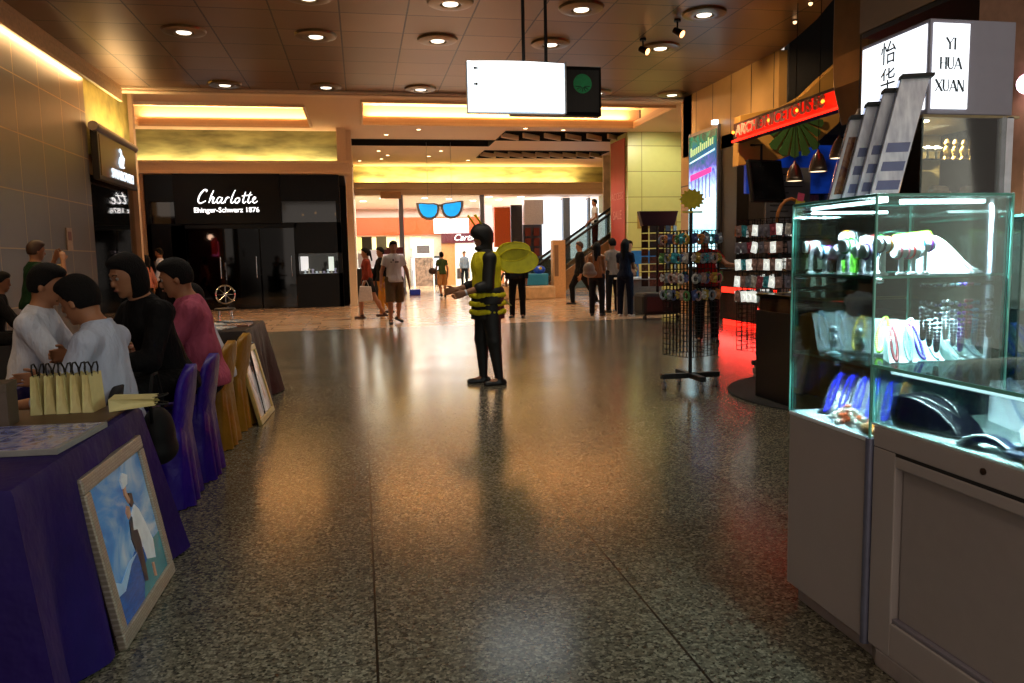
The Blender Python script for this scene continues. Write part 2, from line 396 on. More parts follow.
        if hk == 'long':
            hh.append(('c', hc - look*.06*s, hc - look*.085*s + np.array([0, 0, -.30*s]), .07*s, .04*s, {'k': .04}))
            for q in (1, -1): hh.append(('c', hc + hsd*q*.06*s - look*.03*s, hc + hsd*q*.07*s - look*.05*s + np.array([0, 0, -.24*s]), .035*s, .03*s, {'k': .03}))
        if hk == 'pony':
            hh.append(('c', hc - look*.1*s + hup*.03*s, hc - look*.14*s - np.array([0, 0, .18*s]), .03*s, .018*s, {'k': .02}))
        if hk == 'bun': hh.append(('e', hc - look*.1*s + hup*.06*s, (.04*s,)*3, None))
        sdf_build(hh, 'hair', hm, t, max(vox*.8, .008), .015, cuts=cuts)
    # --- top
    up = O.get('top')
    if up:
        col, kind = up; g = .014*s; tp = []
        tp += [('e', chest + fwd*.01*s, (wch + g*1.4, .095*s*B + g*1.3, .18*s), Rt, {'k': .06}), ('e', pel + spine*.14*s, (wab + g*1.9, .09*s*B + g*2, .17*s), Rt, {'k': .06}),
               ('c', J['spl'], nb - spine*.045*s, .043*s*B + g, .052*s*B + g, {'k': .04}), ('c', J['spr'], nb - spine*.045*s, .043*s*B + g, .052*s*B + g, {'k': .04})]
        if female and not P.get('flatchest'): tp += [('e', chest + fwd*.08*s + side*q*.06*s, (.055*s, .05*s, .055*s), Rt, {'k': .03}) for q in (1, -1)]
        tp += [('c', nb - spine*.05*s, nb + spine*.012*s, .07*s*B**.5, .058*s, {'k': .03})]
        hem = up[2] if len(up) > 2 and isinstance(up[2], float) else .0   # hem height relative to pelvis
        tp += [('e', pel - spine*.045*s, ((.166 if female else .166)*s*B + g*1.3, .124*s*B + g*1.3, .17*s), Rp if 'th_r' in P and P['th_r'][1] > .8 else Rt, {'k': .05})]
        for q, sd in ((1, 'r'), (-1, 'l')):
            sp, el, wr = J['sp'+sd], J['el'+sd], J['wr'+sd]
            if kind in ('short', 'long'):
                f_ = .62 if kind == 'short' else 1.05; e2 = sp + (el - sp)*f_
                op = {'k': .03}
                if kind == 'short': op['cut'] = [(sp + (el - sp)*.55, el - sp)]
                tp.append(('c', sp, e2, ar*1.08 + g*1.1, ar*.95 + g*1.2, op))
                if kind == 'long':
                    cu = O.get('cuff', .93); tp.append(('c', el, el + (wr - el)*cu, ar*.9 + g*1.1, ar*.62 + g*.9, {'k': .02, 'cut': [(el + (wr - el)*(cu - .03), wr - el)]}))
                    for i in range(3): w_ = el + (wr - el) * (.08 + .12*i) + (el - sp) * .0; tp.append(('c', w_ - fwd*.02*s, w_ + fwd*.02*s, ar*.86 + g, ar*.8 + g*1.2, {'k': .004}))
        cuts = [(pel - np.array([0, 0, .07*s + hem]), (0, 0, -1)), (nb + spine*.022*s, spine)]
        if kind == 'tank': cuts = [(pel - np.array([0, 0, .05*s]), (0, 0, -1)), (nb - spine*.04*s, spine)]
        sh_ = sdf_build(tp, O.get('topname', 'shirt'), col, t, vox, .03, cuts=cuts)
        if kind != 'tank' and O.get('collar'):
            mb = MB(); R_ = .066*s
            mb.tube([nb + side*math.cos(a)*R_ + fwd*(math.sin(a)*R_*.95 + .008) + spine*(.018 - .015*max(0, math.sin(a)))*s for a in [PI*2*i/18 + PI/2 + .2 for i in range(17)]], .012*s, 8); mb.build('collar', col, sh_, smooth='all')
    # --- legs
    lo_ = O.get('bottom')
    if lo_:
        col, kind = lo_; g = .014*s; tp = [('e', pel + np.array([0, 0, -.02*s]), (.153*s*B + g*.7, .112*s*B + g*.7, .12*s + g), Rp, {'k': .05})]
        wc = (pel + np.array([0, 0, .08*s]), (0, 0, 1))
        if kind in ('trousers', 'shorts', 'tights'):
            gg = g if kind != 'tights' else .013*s
            for sd in 'rl':
                hj, kn, an = J['hip'+sd], J['kn'+sd], J['an'+sd]
                if kind == 'shorts':
                    tp.append(('c', hj, kn + nrm(kn - hj)*.06*s, .09*s*B + gg, .078*s*B + gg, {'k': .03, 'cut': [(kn + nrm(kn-hj)*.03*s, kn - hj)]}))
                else:
                    tp.append(('c', hj, kn, .086*s*B + gg, .06*s*B**.5 + gg, {'k': .03}))
                    tp.append(('c', kn, an, .058*s*B**.5 + gg, (.052*s if kind == 'trousers' else .036*s) + gg*.6, {'k': .02, 'cut': [(an + nrm(an - kn)*(.025 if kind == 'trousers' else .045)*s, an - kn)]}))
        else:     # skirt: hem at fraction of thigh
            f_ = kind; kr = J['hipr'] + (J['knr'] - J['hipr'])*f_; kl = J['hipl'] + (J['knl'] - J['hipl'])*f_
            for a_, b_ in ((J['hipr'], kr), (J['hipl'], kl), ((J['hipr'] + J['hipl'])/2, (kr + kl)/2)): tp.append(('c', a_, b_, .10*s*B + g, .085*s*B + g*1.5, {'k': .06}))
            mid = (kr + kl)/2; ax = nrm(mid - (J['hipr'] + J['hipl'])/2)
        cs = [wc]
        if kind not in ('trousers', 'shorts', 'tights'): cs.append((mid, ax))
        nm = kind if isinstance(kind, str) else 'skirt'
        sdf_build(tp, nm, col, t, vox, .03, cuts=cs)
    sc = O.get('shoe', mat('black shoe leather', '#100e0e', .4))
    if sc:
        for sd in 'rl':
            an, ft = J['an'+sd], J['ft'+sd]; q = np.array([0, 0, 1.]); dn = nrm(np.cross(np.cross(ft, q), ft)) ; base = an - dn*.05*s
            pr = [('c', base - ft*.045*s, base + ft*.15*s - dn*.0*s, .042*s, .034*s, {'k': .02}), ('c', base + ft*.0, an + dn*.005*s, .042*s, .043*s, {'k': .02})]
            o_ = sdf_build(pr, 'shoe', sc, t, max(vox*.85, .009), .02, cuts=[(base - dn*.026*s, -dn)])
    t['_'] = 0; del t['_']
    J.update(hc=hc, nb=nb, pel=pel, chest=chest, hup=hup, look=look, hsd=hsd, fwd=fwd, side=side, spine=spine, s=s)
    return t, J
# ================================================================ SETTING
# --- materials of the room
def floor_mat():
    m = bpy.data.materials.new('polished terrazzo tiles'); m.use_nodes = True; nt = m.node_tree; b = nt.nodes['Principled BSDF']; N = nt.nodes.new; L = nt.links.new
    g = N('ShaderNodeNewGeometry'); sp = N('ShaderNodeSeparateXYZ'); L(g.outputs['Position'], sp.inputs[0])
    v1 = N('ShaderNodeTexVoronoi'); v1.inputs['Scale'].default_value = 95; L(g.outputs['Position'], v1.inputs['Vector'])
    v2 = N('ShaderNodeTexNoise'); v2.inputs['Scale'].default_value = 120; v2.inputs['Detail'].default_value = 3; L(g.outputs['Position'], v2.inputs['Vector'])
    bw = N('ShaderNodeSeparateColor'); L(v1.outputs['Color'], bw.inputs[0])
    ad = N('ShaderNodeMath'); ad.operation = 'ADD'; L(bw.outputs[0], ad.inputs[0]); L(v2.outputs[0], ad.inputs[1])
    r = N('ShaderNodeValToRGB'); e = r.color_ramp.elements; e[0].position = .35; e[0].color = hexc('#353229'); e[1].position = 1.0; e[1].color = hexc('#8f8876')
    x = r.color_ramp.elements.new(.62); x.color = hexc('#5c574a'); x = r.color_ramp.elements.new(.82); x.color = hexc('#6e6858')
    hf = N('ShaderNodeMath'); hf.operation = 'MULTIPLY'; hf.inputs[1].default_value = .66; L(ad.outputs[0], hf.inputs[0]); L(hf.outputs[0], r.inputs[0])
    # joints: x every 1.0 m, y every 0.92 m
    def joint(out, pitch, off, w):
        a = N('ShaderNodeMath'); a.operation = 'ADD'; a.inputs[1].default_value = off; L(out, a.inputs[0])
        q = N('ShaderNodeMath'); q.operation = 'PINGPONG'; q.inputs[1].default_value = pitch / 2; L(a.outputs[0], q.inputs[0])
        l = N('ShaderNodeMath'); l.operation = 'LESS_THAN'; l.inputs[1].default_value = w; L(q.outputs[0], l.inputs[0]); return l
    j1 = joint(sp.outputs[0], 1.0, 0, .0045); j2 = joint(sp.outputs[1], .92, .34, .0025)
    mx = N('ShaderNodeMath'); mx.operation = 'MAXIMUM'; L(j1.outputs[0], mx.inputs[0])
    h2 = N('ShaderNodeMath'); h2.operation = 'MULTIPLY'; h2.inputs[1].default_value = .75; L(j2.outputs[0], h2.inputs[0]); L(h2.outputs[0], mx.inputs[1])
    # tile to tile tone differences
    sc = N('ShaderNodeVectorMath'); sc.operation = 'MULTIPLY'; sc.inputs[1].default_value = (1.0, 1/.92, 0); L(g.outputs['Position'], sc.inputs[0])
    fl = N('ShaderNodeVectorMath'); fl.operation = 'FLOOR'; L(sc.outputs[0], fl.inputs[0])
    wn = N('ShaderNodeTexWhiteNoise'); L(fl.outputs[0], wn.inputs['Vector'])
    mr = N('ShaderNodeMapRange'); mr.inputs[3].default_value = .86; mr.inputs[4].default_value = 1.08; L(wn.outputs['Value'], mr.inputs[0])
    ml = N('ShaderNodeVectorMath'); ml.operation = 'SCALE'; L(r.outputs[0], ml.inputs[0]); L(mr.outputs[0], ml.inputs['Scale'])
    mc = N('ShaderNodeMixRGB'); mc.inputs[2].default_value = hexc('#17140f'); L(mx.outputs[0], mc.inputs[0]); L(ml.outputs[0], mc.inputs[1]); L(mc.outputs[0], b.inputs['Base Color'])
    n3 = N('ShaderNodeTexNoise'); n3.inputs['Scale'].default_value = 1.3; L(g.outputs['Position'], n3.inputs['Vector'])
    rr = N('ShaderNodeMapRange'); rr.inputs[3].default_value = .15; rr.inputs[4].default_value = .25; L(n3.outputs[0], rr.inputs[0]); L(rr.outputs[0], b.inputs['Roughness'])
    b.inputs['Specular IOR Level'].default_value = .5
    return m
def tile_mat(name, c1, c2, mortar, w, h, rough=.4, metal=0, ms=.01, off=0.0, axis='XY', bump=.3, loc=(0, 0, 0), var=.2, nscale=6, bw=None):
    m = bpy.data.materials.new(name); m.use_nodes = True; nt = m.node_tree; b = nt.nodes['Principled BSDF']; N = nt.nodes.new; L = nt.links.new
    g = N('ShaderNodeNewGeometry'); sp = N('ShaderNodeSeparateXYZ'); cb = N('ShaderNodeCombineXYZ'); L(g.outputs['Position'], sp.inputs[0])
    L(sp.outputs['XYZ'.index(axis[0])], cb.inputs[0]); L(sp.outputs['XYZ'.index(axis[1])], cb.inputs[1])
    mp = N('ShaderNodeMapping'); mp.inputs['Location'].default_value = loc; L(cb.outputs[0], mp.inputs[0])
    br = N('ShaderNodeTexBrick'); br.offset = off; br.inputs['Scale'].default_value = 1; br.inputs['Brick Width'].default_value = w; br.inputs['Row Height'].default_value = h
    br.inputs['Mortar Size'].default_value = ms; br.inputs['Color1'].default_value = hexc(c1); br.inputs['Color2'].default_value = hexc(c2); br.inputs['Mortar'].default_value = hexc(mortar)
    L(mp.outputs[0], br.inputs['Vector'])
    n = N('ShaderNodeTexNoise'); n.inputs['Scale'].default_value = nscale; n.inputs['Detail'].default_value = 6; L(g.outputs['Position'], n.inputs['Vector'])
    mr = N('ShaderNodeMapRange'); mr.inputs[3].default_value = 1 - var; mr.inputs[4].default_value = 1 + var; L(n.outputs[0], mr.inputs[0])
    v = N('ShaderNodeVectorMath'); v.operation = 'SCALE'; L(br.outputs[0], v.inputs[0]); L(mr.outputs[0], v.inputs['Scale']); L(v.outputs[0], b.inputs['Base Color'])
    b.inputs['Roughness'].default_value = rough; b.inputs['Metallic'].default_value = metal
    bp = N('ShaderNodeBump'); bp.inputs['Strength'].default_value = bump; bp.inputs['Distance'].default_value = .01; bp.invert = True
    L(br.outputs['Fac'], bp.inputs['Height']); L(bp.outputs[0], b.inputs['Normal'])
    return m
cream = mat('cream plaster', '#dcc4a4', .6, var=.04, bump=.1)
creamd = mat('beige plaster', '#b8997a', .6, var=.05)
black = mat('black lacquer', '#060505', .3, var=.2, spec=.2)
blackm = mat('matt black', '#0c0b0b', .6, var=.2)
steel = mat('brushed steel', '#9a9a9a', .3, 1, var=.08, scale=60, stretch=(1, 1, .1))
chrome = mat('chrome', '#d5d5d5', .1, 1, var=.03)
bronze = mat('bronze panel', '#6a5236', .38, .7, var=.12, scale=3)
pane = glass('clear glass', '#eaf2f0'); dpane = glass('dark glass', '#3a3a3c', .03, 1.3)
kg = glass('case glass', '#e2f3ef', .015, .8); kedge = mat('green glass edge', '#7ac8b8', .15, var=.1)
def lit(name, col, e): return mat(name, col, .5, emit=e, var=.02)
white_lit = lit('lit white panel', '#f0f6ff', 1.6)

fl = MB(); fl.box(-4.75, 9.5, -3, 15.2, -.12, 0); struct('floor', fl, floor_mat())
fl = MB(); fl.box(-9, 16, 15.2, 44, -.12, 0); struct('floor', fl, tile_mat('pink beige marble floor', '#c79f7c', '#d9b896', '#8c6a50', .9, .45, .16, ms=.012, off=.3, bump=.05))
# dark panelled ceiling with the curved right-hand edge
pts = [(-4.75, -1), (-4.75, 16.2), (7.15, 16.2), (7.15, 12.6), (6.95, 11.6), (6.7, 10.6), (6.42, 9.8), (6.1, 9.0), (5.75, 8.2), (5.4, 7.3), (5.15, 6.2), (5.0, 5), (5.0, -1)]
m = MB(); m.prism(pts, 4.7, 4.82)
struct('ceiling', m, tile_mat('bronze ceiling panels', '#7a6046', '#8c7052', '#2a1e12', .915, .87, .36, .55, ms=.012, off=0, bump=.25, loc=(.155, .12, 0), var=.12, nscale=1.2))
m = MB(); m.box(4.8, 12, -1, 12.6, 5.6, 5.7); struct('ceiling', m, mat('dark void ceiling', '#15151c', .8))
m = MB(); m.box(-4.75, 7.15, 16.2, 16.42, 4.62, 5.1); m.box(-4.75, 7.15, 16.15, 16.25, 4.66, 4.72); struct('trim_1', m, cream, bevel=.01)
# mall ceiling with two recessed trays
m = MB()
Zm = 5.1
def holed(mb, x0, x1, y0, y1, holes, z0, z1):
    ys = sorted({y0, y1, *[h[2] for h in holes], *[h[3] for h in holes]}); xs = sorted({x0, x1, *[h[0] for h in holes], *[h[1] for h in holes]})
    for a, b in zip(ys, ys[1:]):
        for c, d in zip(xs, xs[1:]):
            if any(h[0] <= c and d <= h[1] and h[2] <= a and b <= h[3] for h in holes): continue
            mb.box(c, d, a, b, z0, z1)
T1 = (-5.7, -1.25, 19.7, 22.6); T2 = (.2, 8.0, 19.0, 22.0); SL = (-.2, 4.4, 24.9, 26.2); SL2 = (4.4, 9.0, 23.1, 24.9); SL3 = (4.4, 9.0, 27.2, 29.2); SL4 = (4.4, 4.5, 24.9, 26.2)
holed(m, -9, 16, 16.42, 38, [T1, T2, SL, SL2, SL3], Zm, Zm + .12)
struct('ceiling', m, mat('cream ceiling', '#cfb294', .6, var=.03))
m = MB()
for h in (T1, T2):
    m.box(h[0] - .3, h[1] + .3, h[2] - .3, h[3] + .3, Zm + .5, Zm + .55)
    for (a, b, c, d) in ((h[0] - .3, h[1] + .3, h[3] + .25, h[3] + .3), (h[0] - .3, h[1] + .3, h[2] - .3, h[2] - .25), (h[0] - .3, h[0] - .25, h[2], h[3]), (h[1] + .25, h[1] + .3, h[2], h[3])): m.box(a, b, c, d, Zm + .1, Zm + .5)
struct('ceiling', m, mat('tray ceiling', '#e3c49c', .6, var=.03))
m = MB()
for h in (SL, SL2, SL3):
    for (a, b, c, d) in ((h[0], h[1], h[2], h[2]+.03), (h[0], h[1], h[3]-.03, h[3]), (h[0], h[0]+.03, h[2]+.03, h[3]-.03), (h[1]-.03, h[1], h[2]+.03, h[3]-.03)): m.box(a, b, c, d, Zm-.02, Zm+.74)
    m.box(h[0] - .05, h[1] + .05, h[2] - .05, h[3] + .05, Zm + .75, Zm + .8); m.box(h[0]-.05, h[1]+.05, h[3], h[3]+.05, Zm+.12, Zm+.75); m.box(h[0]-.05, h[0], h[2], h[3], Zm+.12, Zm+.75); m.box(h[1], h[1]+.05, h[2], h[3], Zm+.12, Zm+.75)
struct('ceiling', m, mat('black ceiling recess', '#0a0808', .8))
for i, h in enumerate((T1, T2)):
    m = MB(); 
    for (a, b, c, d) in ((h[0]-.06, h[1]+.06, h[3], h[3]+.06), (h[0]-.06, h[1]+.06, h[2]-.06, h[2]), (h[0]-.06, h[0], h[2], h[3]), (h[1], h[1]+.06, h[2], h[3])): m.box(a, b, c, d, Zm - .07, Zm + .02)
    struct('trim_%d' % (i + 2), m, cream, bevel=.012)
# left wall
m = MB(); m.box(-4.75, -4.6, -3, 14.85, 0, 4.7)
struct('wall_left', m, tile_mat('brown granite wall tiles', '#44362b', '#3a2e26', '#8a6a3a', .86, .8, .35, ms=.009, axis='YZ', loc=(.02, .03, 0), bump=.4, var=.2))
m = MB(); m.box(-4.6, -4.34, -3, 16.2, 4.6, 4.7); m.box(-4.40, -4.34, -3, 16.2, 4.42, 4.6); struct('trim_4', m, mat('gold cornice', '#d8b888', .4), bevel=.01)
m = MB(); m.box(-4.75, -4.68, 14.85, 17.9, 3.3, 5.1); struct('wall_left', m, mat('olive mural', '#8d8443', .6, var=.35, scale=3))
m = MB(); m.box(-4.78, -4.7, 14.85, 17.9, 2.95, 3.3); m.box(-4.78, -4.6, 17.8, 17.95, 0, 5.1); struct('wall_left', m, creamd)
m = MB(); m.box(-4.72, -4.70, 14.9, 17.8, 0, 2.95); struct('window_1', m, glass('shop glass reflective', '#b8a890', .03, 2.2))
m = MB(); m.box(-6.7, -6.6, 14.85, 22.8, 0, 2.95); m.box(-6.7, -4.72, 14.8, 14.86, 0, 2.95); m.box(-6.7, -4.75, 14.86, 17.8, 2.9, 2.95); struct('wall_left', m, mat('red brown shop wall', '#5a3a2c', .6))
# far pier at the left of the black facade, wall above with mural niche
m = MB(); m.box(-6.6, -5.78, 22.9, 23.4, 0, 3.95); struct('wall_back', m, creamd)
m = MB(); m.box(-6.8, -.25, 22.85, 23.3, 3.86, 4.1); m.box(-6.8, -.2, 22.75, 23.35, 3.80, 3.88); m.box(-6.8, -.2, 22.8, 23.35, 4.08, 4.16); struct('trim_5', m, cream, bevel=.015)
mural = mat('landscape mural', '#8e9060', .6, var=.55, scale=2.2, stretch=(.5, 1, 2))
m = MB(); m.box(-6.8, -.4, 23.55, 23.65, 4.1, 5.2); struct('wall_back', m, mural)
m = MB(); m.box(-.55, -.3, 22.9, 23.6, 3.85, 5.1); m.box(-6.9, -6.7, 17.9, 23.6, 0, 5.1); struct('wall_back', m, cream)
# mural band over the far glazing
m = MB(); m.box(-.4, 10.4, 32.0, 32.1, 4.3, 5.2); struct('wall_far', m, mural)
m = MB(); m.box(-.5, 10.4, 31.2, 31.95, 4.12, 4.34); m.box(-.5, 10.4, 31.1, 31.95, 4.34, 4.38); m.box(-.5, 10.4, 31.25, 31.9, 3.9, 4.12); struct('trim_6', m, cream, bevel=.02)
m = MB(); m.box(-.35, -.15, 23.3, 36, 0, 5.1); struct('wall_left', m, cream)
# interior behind the glazing
m = MB(); m.box(-3, 16, 31.9, 48, 3.95, 4.05); struct('ceiling', m, mat('white shop ceiling', '#e8e0da', .6))
m = MB(); m.box(-9, 16, 44, 48, -.12, 0); struct('floor', m, mat('pale shop floor', '#d8c8b8', .2))
m = MB(); m.box(-3, 7.2, 40.4, 40.6, 0, 4.0); m.box(7.2, 16, 38.8, 39, 0, 4.0); m.box(-3.1, -3, 31, 41, 0, 4); struct('wall_far', m, mat('pale far wall', '#d8ccc0', .6))
# glazing: three bays of glass with steel mullions
for i, (a, b) in enumerate(((-.15, 1.62), (1.68, 4.85))):
    m = MB(); m.box(a, b, 31.5, 31.53, 0, 3.9); struct('window_%d' % (i + 2), m, pane)
# right hand wall of brown panels
m = MB(); m.box(7.05, 7.2, 12.25, 16.2, 3.42, 4.7); m.box(7.05, 7.2, 15.75, 16.3, 0, 4.7); m.box(7.05, 7.2, 12.3, 15.8, 3.35, 3.45)
struct('wall_right', m, tile_mat('brown wall panels', '#b08448', '#a67a40', '#2a1c0e', .78, 3.0, .42, .15, ms=.014, axis='YZ', loc=(.07, .2, 0), bump=.3, var=.1))
m = MB(); m.box(7.05, 7.3, 13.7, 14.35, 0, 3.6); struct('wall_right', m, mat('dark bronze pier', '#1e1812', .4))
m = MB(); m.box(7.2, 9.5, 12.2, 12.35, 3.3, 5.6); struct('wall_right', m, mat('dark upper wall', '#25221f', .7))
m = MB(); m.box(7.1, 9.5, 13.0, 13.65, 3.1, 3.42); m.box(9.4, 9.55, -3, 15.2, 0, 5.7); struct('wall_right', m, mat('dark shop wall', '#1a1512', .7))
m = MB(); m.box(7.2, 9.5, 15.2, 15.4, 0, 5.1); struct('wall_right', m, creamd)
m = MB(); m.box(7.2, 16, 16.3, 16.5, 0, 5.1); struct('wall_right', m, creamd)
m = MB(); m.box(10.6, 16, 24.8, 25.0, 0, 5.1); m.box(10.4, 10.6, 24.8, 33, 3.2, 5.1); struct('wall_back', m, mat('pale yellow wall', '#c9bf86', .6))
# square column, tiled yellow green, with red banner on its side
m = MB(); m.box(8.2, 9.95, 23, 24.7, 0, 5.1)
struct('wall_column', m, tile_mat('lime column tiles', '#c8d088', '#bec67e', '#8a8a4e', 1.75, .78, .35, ms=.012, axis='XZ', loc=(.1, 0, 0), bump=.2, var=.06))




# ================================================================ CEILING FIXTURES
def downlight():
    t = thing('ceiling_downlight', 'round bronze ceiling downlight', 'ceiling light', (0, 0, 4.7), 0, 'round downlights in the bronze ceiling')
    m = MB(); m.lathe([(.14, -.045), (.20, -.05), (.30, -.03), (.315, 0)], 36, cap=False); m.lathe([(.315, 0), (.27, .0), (.2, -.02), (.14, -.02), (.14, -.045)], 36, cap=False); m.build('bezel', mat('bronze ring', '#7a6446', .3, .7), t, smooth=True)
    m = MB(); m.lathe([(.10, -.040), (.105, -.03)], 28); m.build('lens', lit('downlight lens', '#fff4dd', 2.2), t)
    return t
d0 = downlight()
words_r = {10.55: 'nearest row in view', 12.3: 'middle row in view', 15.75: 'farthest row by the cream ceiling edge'}
cols = ['first from the left', 'second from the left', 'third from the left', 'fourth from the left', 'fifth from the left', 'sixth from the left']
first = True
for y, xs in ((10.55, (-2.4, -.53, 1.3, 3.1, 4.9)), (12.3, (-2.4, -.53, 1.3, 3.1, 4.95)), (15.75, (-2.4, -.53, 1.3, 3.1, 4.95, 6.6))):
    for i, x in enumerate(xs):
        o = d0 if first else copy_tree(d0); first = False
        o.location = (x, y, 4.7); o['label'] = 'round bronze ceiling downlight, %s, %s' % (cols[i], words_r[y])
for x, y in DL:
    if y < 8: o = copy_tree(d0); o.location = (x, y, 4.7); o['label'] = 'round bronze ceiling downlight overhead, in front of the rows in view'
def track(x, y, d, lab):
    t = thing('ceiling_spotlight', lab, 'spotlight', (x, y, 4.7), 0, 'small adjustable spotlights')
    m = MB(); m.lathe([(.05, -.03), (.05, 0)], 16); m.cyl((0, 0, -.03), (0, 0, -.14), .012); m.build('bracket', blackm, t, smooth=True)
    dv = Vector(d).normalized(); a = Vector((0, 0, -.17)) - dv * .06; b = a + dv * .15
    m = MB(); m.cyl(a, b, .045, 16, .06); m.build('lamp_head', mat('bronze lamp', '#3a2a1a', .3, .8), t, smooth=True)
    m = MB(); m.cyl(b, b + dv * .006, .052, 16); m.build('lens', lit('warm lens', '#ffb070', 5), t)
track(4.65, 10.9, (.5, -.6, -.5), 'small bronze ceiling spotlight turned right, nearer of the pair')
track(4.5, 11.9, (.5, -.6, -.4), 'small bronze ceiling spotlight turned right, farther of the pair')
for i, (px, py) in enumerate(((5.85, 9.1), (6.15, 9.9), (6.4, 10.7))):
    t = thing('ceiling_bulb', ['small warm ceiling bulb at the curved ceiling edge, nearest of three', 'small warm ceiling bulb at the curved ceiling edge, middle of three', 'small warm ceiling bulb at the curved ceiling edge, farthest of three'][i], 'ceiling light', (px, py, 4.7), 0, 'bulbs along the curved ceiling edge')
    m = MB(); m.lathe([(.03, -.02), (.045, 0)], 14); m.build('socket', bronze, t, smooth=True); m = MB(); m.sphere((0, 0, -.03), .028, 12, 8); m.build('bulb', lit('bulb glow', '#ffc890', 3), t, smooth='all')
# mall ceiling pin spots
k = 0
for (x, y) in ((-1.9, 21.4), (-.6, 24.2), (.9, 24.0), (1.8, 23.0), (.75, 27.5), (1.1, 28.6), (.9, 29.6), (2.9, 27.4), (2.6, 28.8), (4.9, 22.6), (-.4, 18.2), (2.2, 18.0), (6.1, 22.8), (0.1, 30.2), (4.2, 29.9)):
    t = thing('ceiling_pin_spot', 'small warm pin spot in the cream mall ceiling', 'ceiling light', (x, y, 5.1 if not (T2[0] < x < T2[1] and T2[2] < y < T2[3] or T1[0] < x < T1[1] and T1[2] < y < T1[3]) else 5.6), 0, 'pin spots in the cream mall ceiling')
    m = MB(); m.lathe([(.07, -.012), (.085, 0)], 18); m.build('ring', cream, t, smooth=True); m = MB(); m.lathe([(.06, -.016), (.06, -.012)], 16); m.build('lens', lit('pin lens', '#ffe2b0', 6), t)
# slanted louvre blades in the black recesses
bl = None
for (h, n, z) in ((SL2, 7, 'nearer recess'), (SL3, 9, 'farther recess')):
    for i in range(n):
        m = MB(Matrix.Translation((h[0] + .3 + i * (h[1] - h[0] - .5) / (n - 1), (h[2] + h[3]) / 2, 5.1)) @ Matrix.Rotation(-.85, 4, 'Z'))
        m.box(-.035, .035, -.42, .42, -.10, .05); o = m.build('ceiling_louvre', cream, bevel=.01)
        tag(o, 'cream slanted ceiling louvre blade hanging in the %s' % z, 'louvre', 'slanted louvre blades in the %s' % z)

# ---- hanging direction sign
t = thing('hanging_sign', 'illuminated white direction sign with dark rear box hanging from two rods', 'sign', (1.65, 8.0, 0))
m = MB()
def scr(u, v): x = -.51 + u * 1.01; return (x, -.02 - .05 * math.sin(u * PI), 2.80 + v * .5)
m.grid(scr, 16, 1); o = m.build('lit_panel', lit('lit sign panel', '#eef8ff', 1.9), t, solid=.012)
m = MB(); m.box(-.52, .51, 0, .05, 2.79, 3.31); m.box(.5, .52, -.05, .05, 2.79, 3.31); m.build('panel_frame', mat('pale steel frame', '#b0b8c0', .3, .6), t, bevel=.004)
m = MB(); m.box(-.05, .93, .06, .18, 2.79, 3.30); m.build('rear_box', black, t, bevel=.006)
m = MB(); m.box(.53, .90, .05, .062, 2.83, 3.26); m.build('dark_screen', mat('dark screen', '#161412', .35, var=.4, scale=14, stretch=(4, 1, .2)), t)
m = MB(); m.lathe([(.10, 0), (.10, .004)], 32, T=basis((.72, .052, 3.12), (1, 0, 0), (0, 0, 1), (0, -1, 0))); e = m.build('round_emblem', mat('green emblem', '#0f7a46', .4), t)
m = MB(basis((.72, .046, 3.12), (1, 0, 0), (0, 0, 1), (0, -1, 0)))
for i in range(7): a = -PI/2 + (i - 3) * .42; m.cyl((.02*math.cos(a), .02*math.sin(a) - .02, 0), (.085*math.cos(a), .085*math.sin(a), 0), .004, 6)
m.build('emblem_lines', mat('dark green', '#0a3a24', .5), e)
m = MB(basis((-.44, -.055, 3.225), (1, 0, 0), (0, 0, 1), (0, -1, 0)))
m.prism([(-.02, 0), (.01, .025), (.005, .008), (.03, .008), (.03, -.008), (.005, -.008), (.01, -.025)], 0, .006)
m.prism([(.03, -.16), (0, -.135), (.005, -.152), (-.02, -.152), (-.02, -.168), (.005, -.168), (0, -.185)], 0.01, .016)
for dx in (.10, .14): m.box(dx, dx + .012, -.02, .03, -.012, -.004); m.box(dx, dx + .03, .018, .03, -.012, -.004)
m.build('arrow_marks', blackm, t)
for x in (.1, .34): m = MB(); m.cyl((x, .1, 3.3), (x, .1, 4.7), .018, 12); m.build('hanging_rod', blackm, t, smooth=True)

# ================================================================ LEFT WALL: blade sign
t = thing('projecting_sign', 'dark illuminated jewellery shop sign with white swan on the left wall', 'sign', (-4.6, 16.2, 0))
m = MB(); m.box(.0, .12, -1.2, 1.15, 2.85, 3.72); m.build('sign_box', mat('dark bronze sign', '#1a120a', .3, .4), t, bevel=.01)
m = MB(); m.box(-.12, .02, -.9, -.8, 3.3, 3.45); m.box(-.12, .02, .7, .8, 3.3, 3.45); m.box(-.1, 0, -.9, .8, 3.35, 3.4); m.build('wall_bracket', blackm, t)
m = MB(); m.cyl((.09, -1.3, 3.76), (.09, 1.2, 3.70), .085, 16); m.build('top_tube', mat('grey brown tube', '#5a4a40', .4), t, smooth=True)
m = MB(); m.box(.12, .13, -1.12, 1.07, 2.92, 3.64); m.build('sign_face', mat('gold sign face', '#5a3f1a', .3, .6, var=.2, scale=1.5), t)
SF = basis((.14, 0, 0), (0, 1, 0), (0, 0, 1), (1, 0, 0))
text('SWAROVSKI', 'sign_letters', lit('cool lit letters', '#dff0ff', 1.2), t, SF @ Matrix.Translation((.1, 3.02, .005)), .25, .008)
m = MB(SF @ Matrix.Translation((.05, 3.2, .0)))
m.tube([(.12, 0, .01), (-.06, .0, .01), (-.13, .06, .01), (-.08, .14, .01), (0, .2, .01), (.0, .28, .01), (-.06, .32, .01), (-.11, .27, .01)], [.02, .03, .03, .028, .02, .018, .022, .008], 8)
